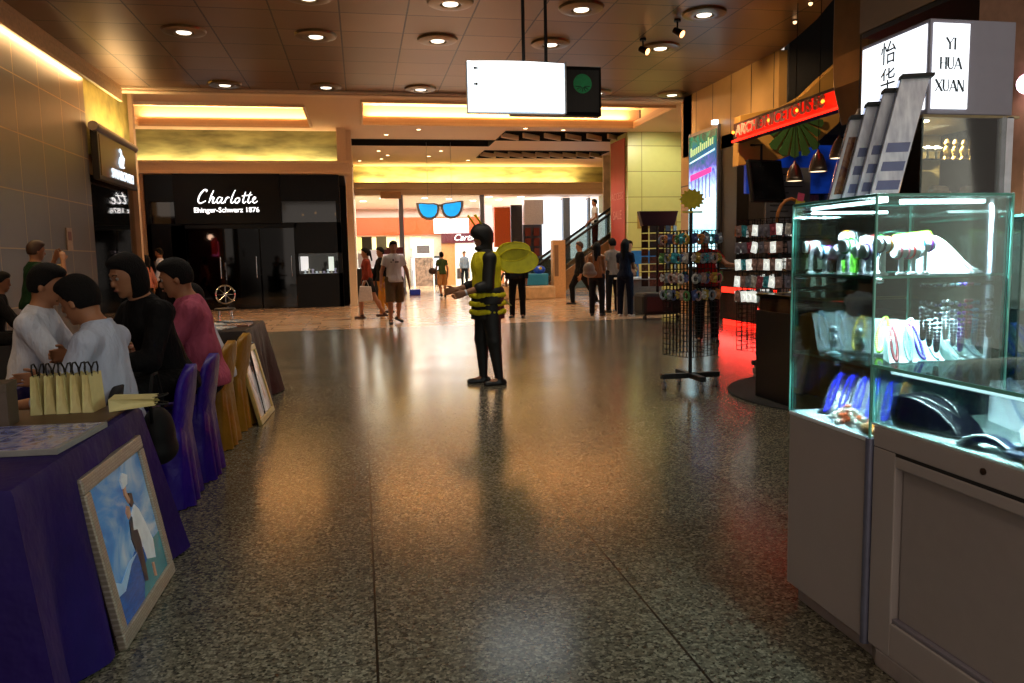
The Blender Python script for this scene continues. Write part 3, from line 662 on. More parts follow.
for i in range(4): m.tube([(-.04 + i*.03, .02, .01), (.08 + i*.03, .12 + i*.02, .01), (.10 + i*.04, .24 - i*.02, .01)], [.02, .016, .004], 6)
m.build('swan_emblem', lit('cool lit letters', '#dff0ff', 1.2), t, smooth='all')
# mirrored display strip in the side shop
for i, (y, z, c) in enumerate(((15.6, 1.9, '#ff5a6a'), (16.8, 2.0, '#ff3a3a'))):
    m = MB(); m.box(-5.2, -5.1, y - .3, y + .2, z - .35, z + .25); o = m.build('shop_poster', lit('poster glow %d' % i, c, .7)); tag(o, ['pink heart poster inside the left side shop window', 'red poster deeper inside the left side shop window'][i], 'poster')
m = MB(); m.box(-5.3, -5.2, 15.0, 16.4, 1.62, 1.74); o = m.build('light_strip', lit('pink strip', '#ff70b0', 2)); tag(o, 'pink glowing shelf light inside left side shop', 'light')
point((-5.4, 16, 2.3), 8, (1, .6, .4), .1)
for i, (y, z) in enumerate(((15.1, 2.65), (15.5, 2.45))):
    m = MB(); m.sphere((-5.0, y, z), .06); o = m.build('shop_bulb', lit('bulb white', '#fff0d0', 6), smooth='all'); tag(o, ['round bulb under the sign inside the side shop, upper one', 'round bulb under the sign inside the side shop, lower one'][i], 'lamp')
# mirror image lettering as seen on the side shop glass
# green exit plate
t = thing('exit_plate', 'small green exit sign plate on the beige pier', 'sign', (-6.05, 22.88, 1.62))
m = MB(); m.box(-.19, .19, -.02, 0, -.1, .1); m.build('plate', mat('green plate', '#155a2e', .4, emit=.15), t, bevel=.004)
text('EXIT', 'plate_letters', mat('pale letters', '#b8d8b8', .5), t, basis((0, -.024, 0), (1, 0, 0), (0, 0, 1), (0, -1, 0)), .13, .002)

# ================================================================ BLACK SHOP FRONT
t = thing('shop_facade', 'black lacquered jewellery boutique front with white script lettering', 'shop front', (-3.15, 23, 0))
m = MB(); m.box(-2.62, 2.62, -.06, .3, 3.05, 3.78); m.box(-2.62, -2.0, -.04, .3, 0, .95); m.box(-2.62, -2.5, -.04, .3, 0, 3.1); m.box(-2.0, -1.62, -.04, .3, 0, 2.4); m.box(-2.62, -1.62, -.04, .3, 1.42, 2.45)
m.box(1.3, 2.62, -.04, .3, 0, .98); m.box(1.3, 2.62, -.04, .3, 1.56, 2.45); m.box(2.5, 2.62, -.04, .3, 0, 3.1); m.box(1.3, 1.4, -.04, .3, .9, 1.6); m.box(-1.7, 1.4, -.04, .3, 2.3, 2.45); m.build('facade_panel', black, t, bevel=.008)
m = MB(); m.box(-1.85, .98, -.16, .0, 2.42, 3.82); m.build('sign_board', mat('black sign board', '#060505', .4, spec=.2), t, bevel=.01)
for a, b in ((-2.5, -1.86), (.99, 2.5)):
    m = MB(); m.box(a, b, .02, .04, 2.45, 3.05); m.build('transom_pane', glass('transom glass', '#6a5c48', .04, 2.0), t)
m = MB(); m.box(1.4, 2.5, .0, .02, .98, 1.56); m.build('display_pane', pane, t)
m = MB(); m.box(-2.5, -2.0, .0, .02, .95, 1.42); m.build('display_pane', pane, t)
m = MB(); m.box(1.35, 2.55, .5, .55, .9, 1.6); m.box(1.35, 2.55, .05, .5, .9, .98); m.build('display_back', mat('display backing', '#1a1412', .5), t)
for i in range(3):
    m = MB(); a = -1.6 + i * .97; m.box(a + .02, a + .95, .05, .065, .03, 2.3); d_ = m.build('door_leaf', dpane, t); m = MB(); m.cyl((a + .85, .0, .9), (a + .85, .0, 1.5), .018); m.build('door_handle', chrome, d_, smooth=True)
SB = basis((-.45, -.165, 0), (1, 0, 0), (0, 0, 1), (0, -1, 0)); wl = lit('white sign letters', '#ffffff', 2.2)
text('Ehinger-Schwarz 1876', 'small_lettering', wl, t, SB @ Matrix.Translation((-.02, 2.80, 0)), .195, .01, bold=.001)
# script word drawn stroke by stroke
def stroke(mb, P, w, n=10):
    P = [Vector(p) for p in P]; out = []
    for i in range(len(P) - 1):
        p0 = P[max(i-1, 0)]; p1 = P[i]; p2 = P[i+1]; p3 = P[min(i+2, len(P)-1)]
        for q in range(n):
            u = q / n; out.append(.5 * ((2*p1) + (p2 - p0)*u + (2*p0 - 5*p1 + 4*p2 - p3)*u*u + (3*p1 - p0 - 3*p2 + p3)*u**3))
    out.append(P[-1]); nn = len(out); rs = [w * (.55 + .45 * math.sin(PI * (i + .5) / nn)) for i in range(nn)]
    mb.tube([(p.x, p.y, 0) for p in out], rs, 6)
m = MB(SB @ Matrix.Translation((-.80, 2.98, .0)) @ Matrix.Scale(.80, 4)); w = .021
stroke(m, [(.33, .40), (.36, .46), (.27, .47), (.12, .30), (.05, .10), (.12, .02), (.30, .10)], w * 1.2)
stroke(m, [(.58, .46), (.48, .25), (.40, .03)], w); stroke(m, [(.43, .10), (.52, .22), (.57, .20), (.52, .06), (.56, .02), (.64, .08)], w)
stroke(m, [(.84, .20), (.74, .22), (.66, .10), (.70, .02), (.80, .10), (.85, .21), (.80, .05), (.86, .02), (.92, .09)], w)
stroke(m, [(1.0, .22), (.95, .12), (.92, .02)], w); stroke(m, [(.94, .10), (1.02, .21), (1.09, .20)], w)
stroke(m, [(1.30, .47), (1.20, .28), (1.13, .07), (1.17, .02), (1.24, .08)], w)
stroke(m, [(1.38, .21), (1.29, .15), (1.27, .05), (1.33, .02), (1.40, .08), (1.42, .17), (1.36, .21)], w)
for q in (0, .17): stroke(m, [(1.64 + q, .40), (1.57 + q, .22), (1.53 + q, .06), (1.57 + q, .02), (1.64 + q, .08)], w)
stroke(m, [(1.50, .26), (1.68, .28), (1.86, .30)], w * .7)
stroke(m, [(1.86, .10), (1.93, .15), (1.96, .20), (1.91, .21), (1.86, .12), (1.88, .03), (1.95, .03), (2.02, .09)], w)
m.build('script_lettering', wl, t, smooth='all')
# goods in the boutique's small windows
k = 0
for (x0, x1, z0, n, tall) in ((-1.6, -.75, .98, 9, 0), (-5.6, -5.2, .95, 3, 0)):
    for i in range(n):
        x = x0 + (x1 - x0) * i / (n - 1); h_ = random.uniform(.06, .2); m = MB(); m.lathe([(.05, 0), (.05, .01), (.015, .03), (.02, h_ * .6), (.045, h_ * .8), (.02, h_)], 12, T=Matrix.Translation((x, 23.2 + random.uniform(-.05, .1), z0)))
        o = m.build('jewellery_stand', lit('jewellery painted glow %d' % (i % 3), ('#e8e8f0', '#d8c8b8', '#b8a8c0')[i % 3], .5), smooth=True); tag(o, 'small bright jewellery stand in the boutique display window', 'jewellery stand', 'small stands in the boutique windows')  # brightness of the stands is emission put into their colour
for i, (x, w_, z_, c, l) in enumerate(((-1.62, .22, 1.08, '#ffe8e8', 'white lit card with red print at left of the boutique window'), (-.86, .15, 1.06, '#f0e8e0', 'white lit card at right end of the boutique window'), (-5.33, .13, 1.0, '#c0c8e0', 'pale lit card in the small window left of the boutique doors'))):
    m = MB(); m.box(x - w_/2, x + w_/2, 23.3, 23.33, z_ - .02, z_ + .4); o = m.build('display_card', lit('card %d' % i, c, 1.3)); tag(o, l, 'display card')
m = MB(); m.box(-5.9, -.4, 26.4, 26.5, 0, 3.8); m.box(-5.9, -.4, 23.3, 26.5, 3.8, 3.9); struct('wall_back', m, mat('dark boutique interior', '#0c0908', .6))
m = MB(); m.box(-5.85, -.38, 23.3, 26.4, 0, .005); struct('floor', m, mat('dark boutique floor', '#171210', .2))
point((-3.2, 25, 2.6), 5, (1, .7, .45), .2)
for i, (x, y, z) in enumerate(((-3.0, 23.9, 2.28), (-1.65, 24.0, 2.72), (-1.3, 24.4, 2.8), (-.7, 24.2, 2.75))):
    m = MB(); m.sphere((x, y, z), .035); o = m.build('boutique_bulb', lit('bulb white', '#fff0d0', 6), smooth='all'); tag(o, ['small spotlight glowing over the dark boutique doors', 'brightest small lamp behind the right transom glass', 'dim small lamp in the middle of the transom glass', 'small lamp near the right end of the transom glass'][i], 'lamp')
m = MB(); m.box(-3.7, -2.3, 24.6, 25.1, 0, .95); o = m.build('boutique_counter', mat('dark counter', '#20140f', .3), bevel=.01); tag(o, 'dark counter inside the black boutique behind the doors', 'counter')
for i in range(7):
    m = MB(); x = -2.5 + i * .1; m.sphere((x, 24.85, .95 + .04 + (i % 3) * .05), (.035, .03, .04 + (i % 3) * .03)); o = m.build('perfume_bottle', lit('bottle painted glow %d' % (i % 2), ('#ffb890', '#d0a0a0')[i % 2], .4), smooth='all'); tag(o, 'small bottle with painted glow on the dark boutique counter', 'bottle', 'bottles on the boutique counter')  # the glint is painted: each whole bottle emits its own colour
# chrome round-backed stool behind the pink shirt
t = thing('chrome_chair', 'chrome wire chair with round spoked back before the black boutique', 'chair', (-2.55, 15.2, 0), .3)
m = MB(); m.tube([(.17*math.cos(a), -.18, .74 + .17*math.sin(a)) for a in [2*PI*i/28 for i in range(28)]], .012, 8, closed=True)
for i in range(8): a = 2*PI*i/8; m.cyl((.03*math.cos(a), -.18, .74 + .03*math.sin(a)), (.17*math.cos(a), -.18, .74 + .17*math.sin(a)), .006, 6)
m.cyl((0, -.175, .74), (0, -.185, .74), .035, 16); m.build('backrest', chrome, t, smooth=True)
m = MB(); m.lathe([(.18, .44), (.19, .46), (.18, .48)], 24); m.build('seat', blackm, t, smooth=True)
for a in (.8, 2.3, 3.9, 5.5): m = MB(); m.cyl((.14*math.cos(a), .14*math.sin(a), .45), (.2*math.cos(a), .2*math.sin(a), 0), .012); m.build('leg', chrome, t, smooth=True)
# ================================================================ FAR MALL
BW = lambda o, dy=-1: basis(o, (1, 0, 0), (0, 0, 1), (0, -1, 0))
# orange fascia shop with white lit sign
t = thing('orange_shop_front', 'distant shop with long orange fascia and glowing white sign', 'shop front', (2.5, 40.3, 0))
m = MB(); m.box(-5.2, 3.7, -.3, 0, 2.62, 3.5); m.build('fascia', mat('orange fascia', '#dc4c0e', .5), t, bevel=.02)
m = MB(); m.box(1.25, 3.05, -.42, -.3, 2.66, 3.42); m.build('lit_sign', lit('pinkish lit sign', '#fff0f4', 2.5), t, bevel=.02)
for i in range(9): m = MB(BW((1.45 + i*.165, -.425, 3.1))); m.box(0, .09, 0, .22 - .05*(i % 3 == 1), 0, .006); m.build('sign_mark', mat('pale red marks', '#ffc0cc', .5, emit=1.2), t)
m = MB(); m.box(-5.2, 1.8, -.05, 0, 0, 2.62); m.build('shop_back', mat('pale interior', '#e8d8c0', .6), t)  # plain pale wall colour, no emission
for i, (a, b, c) in enumerate(((-3.1, -2.4, '#f8e070'), (-2.2, -.7, '#f8e8a0'), (.0, .6, '#ffe8a0'))):
    m = MB(); m.box(a, b, -.12, -.06, 1.9, 2.5); m.build('lit_shelf_head', lit('yellow glow %d' % i, c, 1.4), t)
for i in range(5):
    m = MB(); a = -3 + i * 1.0; m.box(a, a + .5, -.5, -.1, 0, 1.5); c_ = m.build('display_cabinet', mat('dark cabinet', '#241c18', .4) if i % 2 == 0 else mat('grey lit cabinet', '#b8b8c0', .4), t, bevel=.01)
    m = MB(); m.box(a + .05, a + .45, -.52, -.5, .8, 1.4); m.build('cabinet_glass', lit('cabinet glow', '#d8dce8', .8), c_)
t = thing('maroon_shop_front', 'distant jewellery shop with maroon fascia and white script name', 'shop front', (6.0, 40.2, 0))
m = MB(); m.box(-1.9, 1.5, -.5, -.3, 2.15, 2.66); m.build('fascia', mat('maroon fascia', '#5a0f1a', .4), t, bevel=.01)
text('Cartier', 'script_letters', wl, t, BW((-.62, -.52, 2.42)), .46, .01, shear=.35)
for a, b in ((-1.9, -1.2), (1.2, 1.5)): m = MB(); m.box(a, b, -.35, -.25, 0, 2.2); m.build('frame_post', mat('tan shop frame', '#c88850', .4), t)
m = MB(); m.box(-1.2, 1.2, -.1, -.05, 0, 2.15); m.build('lit_back', lit('lit interior', '#fff2e0', 1.3), t)
for i in range(6): m = MB(); m.box(-1.1 + i*.4, -.85 + i*.4, -.22, -.12, .3, .35 + .2*(i % 3) + .5); m.build('display_box', mat('dark display %d' % (i % 2), ('#4a3a34', '#8a7a70')[i % 2], .5), t)
t = thing('poster_stand', 'white framed shop poster panel left of the maroon fascia', 'sign', (3.1, 39.4, 0))
m = MB(); m.box(-.5, .55, 0, .1, 0, 2.35); m.build('panel', lit('panel glow', '#fff6ee', 1.0), t, bevel=.01)
m = MB(); m.box(-.3, .35, -.02, 0, 1.65, 2.05); m.build('dark_print', mat('grey brown print', '#5a5050', .6), t); m = MB(); m.box(-.42, .5, -.02, 0, 0, 1.45); m.build('window_print', mat('patterned window', '#8a7060', .5, var=.6, scale=6), t)
# red-topped stand behind the white t-shirt man
t = thing('information_stand', 'white stand with dark red top panel behind the man in white t-shirt', 'sign', (1.15, 29.0, 0))
m = MB(); m.box(-.4, .42, 0, .08, 1.55, 1.8); m.build('top_panel', mat('dark red panel', '#5a1414', .4), t, bevel=.01); m = MB(); m.box(-.38, .40, .01, .07, .3, 1.55); m.build('poster', lit('poster painted glow', '#d8c8d0', .5), t); m = MB(); m.box(-.38, -.33, .01, .07, 0, .3); m.box(.35, .4, .01, .07, 0, .3); m.box(-.15, .1, -.02, .01, .85, 1.35); m.build('stand_frame', mat('dark frame metal', '#3a2a2a', .4), t)  # poster brightness is emission in its colour, no lamp behind it
m = MB(); m.box(1.75, 2.15, 29.0, 29.3, 0, .22); o = m.build('floor_bin', mat('blue plastic box', '#2040c8', .4), bevel=.03); tag(o, 'bright blue low box on the mall floor by the red-topped stand', 'box')
# black display counter at the corner of the black boutique
t = thing('display_counter', 'black display counter with self-glowing posters at the left edge of the glass entrance', 'counter', (.25, 27.5, 0))
m = MB(); m.box(-.4, .75, -.3, .3, 0, 1.05); m.build('body', blackm, t, bevel=.01)
for i in range(3): m = MB(); m.box(-.35 + i*.37, -.05 + i*.37, -.1, -.07, 1.08, 1.08 + (.5, .62, .3)[i]); m.build('poster', lit('counter poster painted glow %d' % i, ('#887a70', '#c8c0c0', '#e8e0d8')[i], .6), t)  # posters glow through their own colour instead of being lit
for i in range(2): m = MB(); m.box(-.2 + i*.5, .15 + i*.5, -.1, -.06, 1.7, 2.15); m.build('hanging_card', mat('green grey card %d' % i, ('#3a3a34', '#8a9078')[i], .5), t)
for i, x in enumerate((1.65, 4.93)):
    m = MB(); m.box(x - .09, x + .09, 31.3, 31.5, 0, 4.0); m.box(x - .12, x + .12, 31.26, 31.54, 0, .12); o = m.build('glazing_post', mat('grey glazing steel', '#8a8a90', .3, .6), bevel=.01); tag(o, ['grey steel post of the far glass wall behind the white t-shirt man', 'grey steel post of the far glass wall left of the bee costume'][i], 'post')
m = MB(); m.box(.85, 1.65, 31.0, 31.3, 3.75, 4.0); o = m.build('beam_bracket', mat('tan bracket', '#b08860', .5), bevel=.02); tag(o, 'tan block on the far lintel above the grey post', 'bracket')
# hanging sunglasses
t = thing('giant_sunglasses', 'giant grey sunglasses with blue lenses hanging behind the glass', 'hanging decoration', (2.67, 26, 3.0))
GF = basis((0, 0, 0), (1, 0, 0), (0, 0, 1), (0, -1, 0)) @ Matrix.Rotation(.04, 4, 'Z')
def lens(cx, r=1.0, mir=1): return [(cx + mir*px*r, py*r) for px, py in ((-.30, .13), (-.18, .17), (.05, .18), (.25, .21), (.36, .20), (.35, .06), (.30, -.10), (.22, -.22), (.09, -.29), (-.06, -.30), (-.19, -.25), (-.27, -.14), (-.31, .02))]
for q in (-1, 1):
    m = MB(GF); m.prism(lens(q*.38, 1.12, q), -.03, .03); m.build('rim', mat('grey rim', '#6a6258', .4), t, bevel=.01)
    m = MB(GF); m.prism(lens(q*.38, 1.2, q), -.05, -.032); m.build('white_backing', mat('white acrylic backing', '#f4f4f4', .4), t)
    m = MB(GF); m.prism(lens(q*.38, .9, q), .03, .045); m.build('lens', mat('blue glow lens', '#1e9cf0', .15, var=.25, scale=2, emit=.9), t)  # lens brightness is emission put into the blue, no lamp inside
m = MB(GF); m.prism([(-.1, .02), (-.06, .14), (.06, .14), (.1, .02), (.03, .08), (-.03, .08)], -.03, .03); m.build('bridge', mat('grey rim', '#6a6258', .4), t)
m = MB(); m.cyl((-.4, 0, .2), (-.4, 0, 2.18), .006, 6); m.cyl((.4, 0, .2), (.4, 0, 2.18), .006, 6); m.build('hanging_wire', steel, t)
# bright shop behind the escalator
t = thing('bright_shop_front', 'bright white shop front with tall lit windows behind the escalator', 'shop front', (8.6, 33.2, 0))
for i, (a, b) in enumerate(((-.75, .15), (.5, 1.3), (1.42, 2.15))):
    m = MB(); m.box(a, b, 0, .05, 1.2 if i else .2, 3.8); m.build('lit_window', lit('cool lit window', '#e8f4ff', 1.5), t)
for a, b in ((.17, .48), (1.31, 1.41), (2.16, 2.3)): m = MB(); m.box(a, b, -.25, .1, 0, 3.9); m.build('pillar', mat('grey blue pillar', '#8a98a8', .4), t, bevel=.01)
m = MB(); m.box(-1.6, -.75, -.4, .05, 2.75, 3.8); m.build('white_fascia', mat('white fascia', '#e4e4ea', .4), t, bevel=.01)
m = MB(); m.box(-1.6, -.75, -.05, .05, 0, 2.75); fbk = m.build('shelf_wall', mat('slate wall', '#586070', .5), t)
for i in range(2):
    for j in range(5): m = MB(); m.box(-1.52 + i*.38, -1.28 + i*.38, -.16, -.05, .5 + j*.44, .85 + j*.44); m.build('shelf_box', mat('rust box', '#7a3020', .5), fbk)
m = MB(); m.box(-3.35, -2.95, -.1, 0, 1.2, 3.6); m.build('white_panel', lit('white panel dim', '#f0e8e8', .9), t); m = MB(); m.box(-2.9, -2.2, -.3, 0, 1.8, 3.5); m.build('orange_panel', mat('orange panel', '#d0602a', .5), t, bevel=.01)
m = MB(); m.box(-2.15, -1.65, -.2, .0, 1.6, 3.6); m.build('grey_panel', mat('dark grey panel', '#3a3a40', .5), t)
m = MB(); m.box(-1.6, 1.4, -1.3, -1.0, 0, 1.25); m.build('blue_case', mat('blue grey glass case', '#6a90a8', .15, var=.4, scale=5), t, bevel=.01)
for i, (x, y, z) in enumerate(((5.5, 33, 3.93), (6.2, 34.5, 3.93), (6.9, 33, 3.93), (5.1, 35, 3.93), (7.6, 35.5, 3.93), (1.0, 33.5, 3.93), (.2, 35, 3.93), (2.8, 33.5, 3.93), (3.9, 34, 3.93), (3.2, 37, 3.93), (4.6, 37.5, 3.93))):
    m = MB(); m.lathe([(.13, -.02), (.14, 0)], 16, T=Matrix.Translation((x, y, z + .02))); o = m.build('shop_ceiling_light', lit('shop lamp', '#ffffff', 5)); tag(o, 'small round white ceiling light inside the bright shops', 'ceiling light', 'round lights in the white shop ceiling')
# totem and cream curved base
t = thing('directory_totem', 'beige square directory pillar before the escalator', 'sign', (6.28, 24.2, 0))
m = MB(); m.box(-.2, .22, 0, .3, 0, 1.86); m.build('pillar', mat('beige totem', '#d8aa78', .4), t, bevel=.015); m = MB(); m.box(-.15, -.02, -.01, 0, .7, 1.7); m.build('leaflet_slot', mat('slot brown', '#8a6a50', .5), t)
m = MB(); m.prism([(4.3, 24.7), (4.3, 24.4), (4.6, 23.9), (5.2, 23.6), (6.0, 23.6), (6.0, 24.7)], 0, .42); o = m.build('planter_base', mat('cream stone base', '#c8a880', .3, var=.2, scale=5), bevel=.05); tag(o, 'low curved cream stone base left of the beige pillar', 'planter')
t = thing('blue_display', 'turquoise and blue display box on the cream stone base', 'display', (5.5, 24.3, .42))
m = MB(); m.box(-.35, .4, -.2, .25, 0, .38); m.build('box', mat('turquoise box', '#2a8ab8', .4), t, bevel=.03); m = MB(); m.sphere((.15, 0, .5), (.2, .15, .14)); m.build('ball', mat('blue ball', '#2050d0', .3), t, smooth='all'); m = MB(); m.sphere((.15, -.13, .55), .05); m.build('yellow_spot', mat('yellow spot', '#d8c040', .4), t, smooth='all')
m = MB()
for i in range(9): m.sphere((4.45 + i*.07, 24.3 - .15*math.sin(i*2), .46), (.06, .06, .05), 8, 6)
o = m.build('stone_pebbles', mat('pebbles', '#b0a090', .6), smooth='all'); tag(o, 'grey pebbles heaped on the low cream base', 'pebbles', None, 'stuff')
# escalator rising to the right
t = thing('escalator', 'escalator with black handrails rising to the right behind the walkers', 'escalator', (5.6, 25.6, 0))
L_ = 8.0; sl = .66
E1 = basis((0, 0, 0), (1, 0, sl), (0, 1, 0), (0, 0, 1))
m = MB()
for i in range(26): x = i * .3; m.box(x, x + .32, -.45, .45, x * sl - .3, x * sl + .06)
m.build('steps', mat('ribbed steps', '#6a6a6c', .4, .6), t)
for y in (-.55, .55):
    m = MB(E1); m.box(-.6, L_, y - .08, y + .08, -.55, .12); m.build('skirt_panel', mat('tan escalator skirt', '#9a7a5a', .3, .4), t, bevel=.01)
    m = MB(E1); m.box(-.4, L_, y - .012, y + .012, .12, .92); m.build('balustrade', glass('balustrade glass', '#d8dcd8', .03, 1.0), t)
    m = MB(); P = [(-.75, y, .15), (-.95, y, .45), (-.8, y, .78), (-.4, y, .72)] + [(i * .5, y, i * .5 * sl + .95) for i in range(17)]; m.tube(P, .045, 8); m.build('handrail', blackm, t, smooth='all')
E2 = thing('upper_escalator', 'dark green-framed escalator rising beside the lime column', 'escalator', (10.1, 24.2, 1.6))
for k_, z in enumerate((0, .45, .95, 1.4)):
    m = MB(basis((0, 0, z), (1, 0, .6), (0, 1, 0), (0, 0, 1))); m.box(-.1, 3.2, -.06, .06, 0, .09 if k_ % 2 else .28); m.build('rail', blackm if k_ % 2 else mat('olive truss', '#6a6438', .5), E2)
m = MB(basis((0, 0, 0), (1, 0, .6), (0, 1, 0), (0, 0, 1))); m.box(-.1, 3.2, .0, .02, .28, 1.4); m.build('side_glass', glass('olive glass', '#8a9a70', .05), E2)
m = MB(); m.box(2.2, 2.4, -.05, .05, -1.6, 1.5); m.build('support_post', mat('olive truss', '#6a6438', .5), E2)
t = thing('round_sign', 'round red hanging sign beside the lime column', 'sign', (10.0, 23.6, 4.2)); m = MB(); m.lathe([(.02, 0), (.22, .03), (.27, .05), (.27, .09), (.0, .12)], 32, T=basis((0, 0, 0), (1, 0, 0), (0, 0, 1), (0, -1, 0))); m.build('disc', mat('red disc', '#d82818', .4), t, smooth=True); m = MB(); m.cyl((0, -.06, .27), (0, -.06, .9), .008); m.build('hanging_rod', blackm, t)
# banner on the side of the column
t = thing('wall_banner', 'tall red vertical banner with faded white lettering on the column side', 'banner', (8.18, 24.0, 0))
m = MB(); m.box(-.02, 0.0, -.8, .55, .9, 4.95); m.build('banner_cloth', mat('salmon red banner', '#b8443a', .6, var=.1, scale=1), t)
BS = basis((-.025, 0, 0), (0, -1, 0), (0, 0, 1), (-1, 0, 0))
text('ACCESS', 'banner_letters', mat('faded pink letters', '#d88a80', .6), t, BS @ Matrix.Translation((.1, 3.2, 0)), .32, .003)
text('SALE', 'banner_letters', mat('faded pink letters', '#d88a80', .6), t, BS @ Matrix.Translation((.1, 2.6, 0)), .4, .003)
m = MB(); m.box(9.15, 9.75, 28.4, 28.5, 2.9, 5.1); o = m.build('hanging_banner', mat('pale red striped banner', '#e0d0c0', .6, var=.3, scale=2), bevel=.005); tag(o, 'pale hanging banner with faint red print left of the red column banner', 'banner')
# tiled brown squares low on column face
m = MB(); m.box(8.5, 9.0, 22.98, 23.0, 2.15, 2.6); m.box(9.3, 9.8, 22.98, 23.0, 2.15, 2.6); struct('trim_7', m, mat('tan tile', '#a08848', .4))
# kiosk desk with leaflet between the group and the spinner
t = thing('promotion_desk', 'white promotion desk with leaflets and blue backboard behind the group', 'desk', (6.15, 16.5, 0))
m = MB()
m.prism([(-.45, -.25), (.4, -.35), (.4, .3), (-.45, .3)], 0, .78); m.build('desk_body', mat('pale grey desk', '#8a8078', .4), t, bevel=.03)
m = MB(); m.box(-.5, .42, -.38, .32, .78, .82); m.build('desk_top', mat('white desk top', '#e8e4e0', .3), t, bevel=.01)
m = MB(); m.box(-.15, .45, .1, .14, 1.12, 1.42); m.box(-.02, .02, .1, .14, .82, 1.12); m.build('backboard', mat('blue board', '#2a78b8', .5), t, bevel=.005)
m = MB(); m.box(-.35, .1, -.25, .05, .82, .835, T=Matrix.Rotation(.2, 4, 'Z')); m.build('leaflet', mat('white leaflet', '#f0f0f0', .5), t)

# ================================================================ LEFT TABLES
velvet = mat('purple velvet', '#1a0852', .6, spec=.25, var=.25, scale=3, bump=.25, bscale=9)
def draped(name, x0, x1, y0, y1, z, m_, parent, amp=.03, seed=1, flare=.07):
    """cloth over a box table with pleated sides"""
    rnd = random.Random(seed); mb = MB(); per = []
    N = 26
    def side(a, b):
        return [(a[0] + (b[0] - a[0]) * i / N, a[1] + (b[1] - a[1]) * i / N) for i in range(N)]
    ring = side((x0, y0), (x1, y0)) + side((x1, y0), (x1, y1)) + side((x1, y1), (x0, y1)) + side((x0, y1), (x0, y0))
    cx, cy = (x0 + x1)/2, (y0 + y1)/2; n = len(ring); ph = [rnd.uniform(0, 6) for _ in range(4)]
    rows = [(z, -.012, 0), (z - .003, 0, 0), (z - .02, .008, .05)] + [(z - .02 - (z - .03) * k / 9, .01 + flare * (k/9), k/9) for k in range(1, 10)]
    vs = []; 
    for (zz, off, f) in rows:
        for i, (x, y) in enumerate(ring):
            nx = (1 if x >= x1 - 1e-6 else -1 if x <= x0 + 1e-6 else 0); ny = (1 if y >= y1 - 1e-6 else -1 if y <= y0 + 1e-6 else 0)
            w = amp * f * (math.sin(i * .95 + ph[0]) + .6*math.sin(i * .47 + ph[1])) ; c = .05 * f if nx and ny else 0
            o = off + w + c; l = math.hypot(nx, ny) or 1
            vs.append((x + nx / l * o * (1.3 if nx and ny else 1), y + ny / l * o * (1.3 if nx and ny else 1), zz))
    fs = [(r*n + (i+1) % n, r*n + i, (r+1)*n + i, (r+1)*n + (i+1) % n) for r in range(len(rows)-1) for i in range(n)] + [tuple(range(n))]
    mb.add(vs, fs); return mb.build(name, m_, parent, smooth=True)
def table(label, x0, x1, y0, y1, z, mt, seed, group=None, cl='tablecloth'):
    t = thing('draped_table', label, 'table', ((x0+x1)/2, (y0+y1)/2, 0)); cx, cy = (x0+x1)/2, (y0+y1)/2
    draped(cl, x0-cx, x1-cx, y0-cy, y1-cy, z, mt, t, seed=seed)
    m = MB(); m.box(x0-cx+.03, x1-cx-.03, y0-cy+.03, y1-cy-.03, z-.04, z-.012); m.build('tabletop', mat('table board', '#6a5038', .5), t)
    for a in (x0-cx+.08, x1-cx-.08):
        for b in (y0-cy+.08, y1-cy-.08): m = MB(); m.cyl((a, b, 0), (a, b, z-.04), .018); m.build('leg', steel, t, smooth=True)
    return t
table('large front table under a deep purple velvet cloth', -2.7, -.965, 2.27, 3.5, .70, velvet, 3)
table('purple clothed table behind the front one, between the white shirted men', -2.6, -1.72, 3.95, 4.5, .70, velvet, 5)
table('far table under brown cloth with magazines, beyond the gold chairs', -1.75, -.98, 6.75, 7.95, .74, mat('dark brown cloth', '#20100c', .6, var=.3, bump=.3, bscale=8), 9)
# picture frames leaning on the tables
def frame(name, label, p0, p1, lean, h, fw, fm, print_m, fig, matw=0):
    """p0,p1: bottom corners near and far (x,y); leans towards -x"""
    a = Vector((p0[0], p0[1], 0)); b = Vector((p1[0], p1[1], 0)); u = (b - a).normalized(); w = (b - a).length
    v = Vector((-lean, 0, 1)).normalized(); v = (v - u * v.dot(u)).normalized(); n = u.cross(v)
    t = thing(name, label, 'picture', tuple(a)); M = basis((0, 0, .004), u, v, n)
    H_ = h; m = MB(M)
    for (x0, x1, y0, y1) in ((0, w, 0, fw), (0, w, H_-fw, H_), (0, fw, fw, H_-fw), (w-fw, w, fw, H_-fw)): m.box(x0, x1, y0, y1, -.03, .0)
    fo = m.build('frame', fm, t, bevel=.006)
    m = MB(M); m.box(.008, w-.008, .008, H_-.008, -.035, -.022); m.build('backing', mat('backing board', '#3a2c20', .7), t)
    m = MB(M); m.box(fw, w-fw, fw, H_-fw, -.022, -.012); pr = m.build('print', print_m, t)
    for (pts, mm, z) in fig: m = MB(M); m.prism([(fw + px*(w-2*fw), fw + py*(H_-2*fw)) for px, py in pts], -.012, -.011 + z*.0006); m.build('printed_figure', mm, pr)
    return t
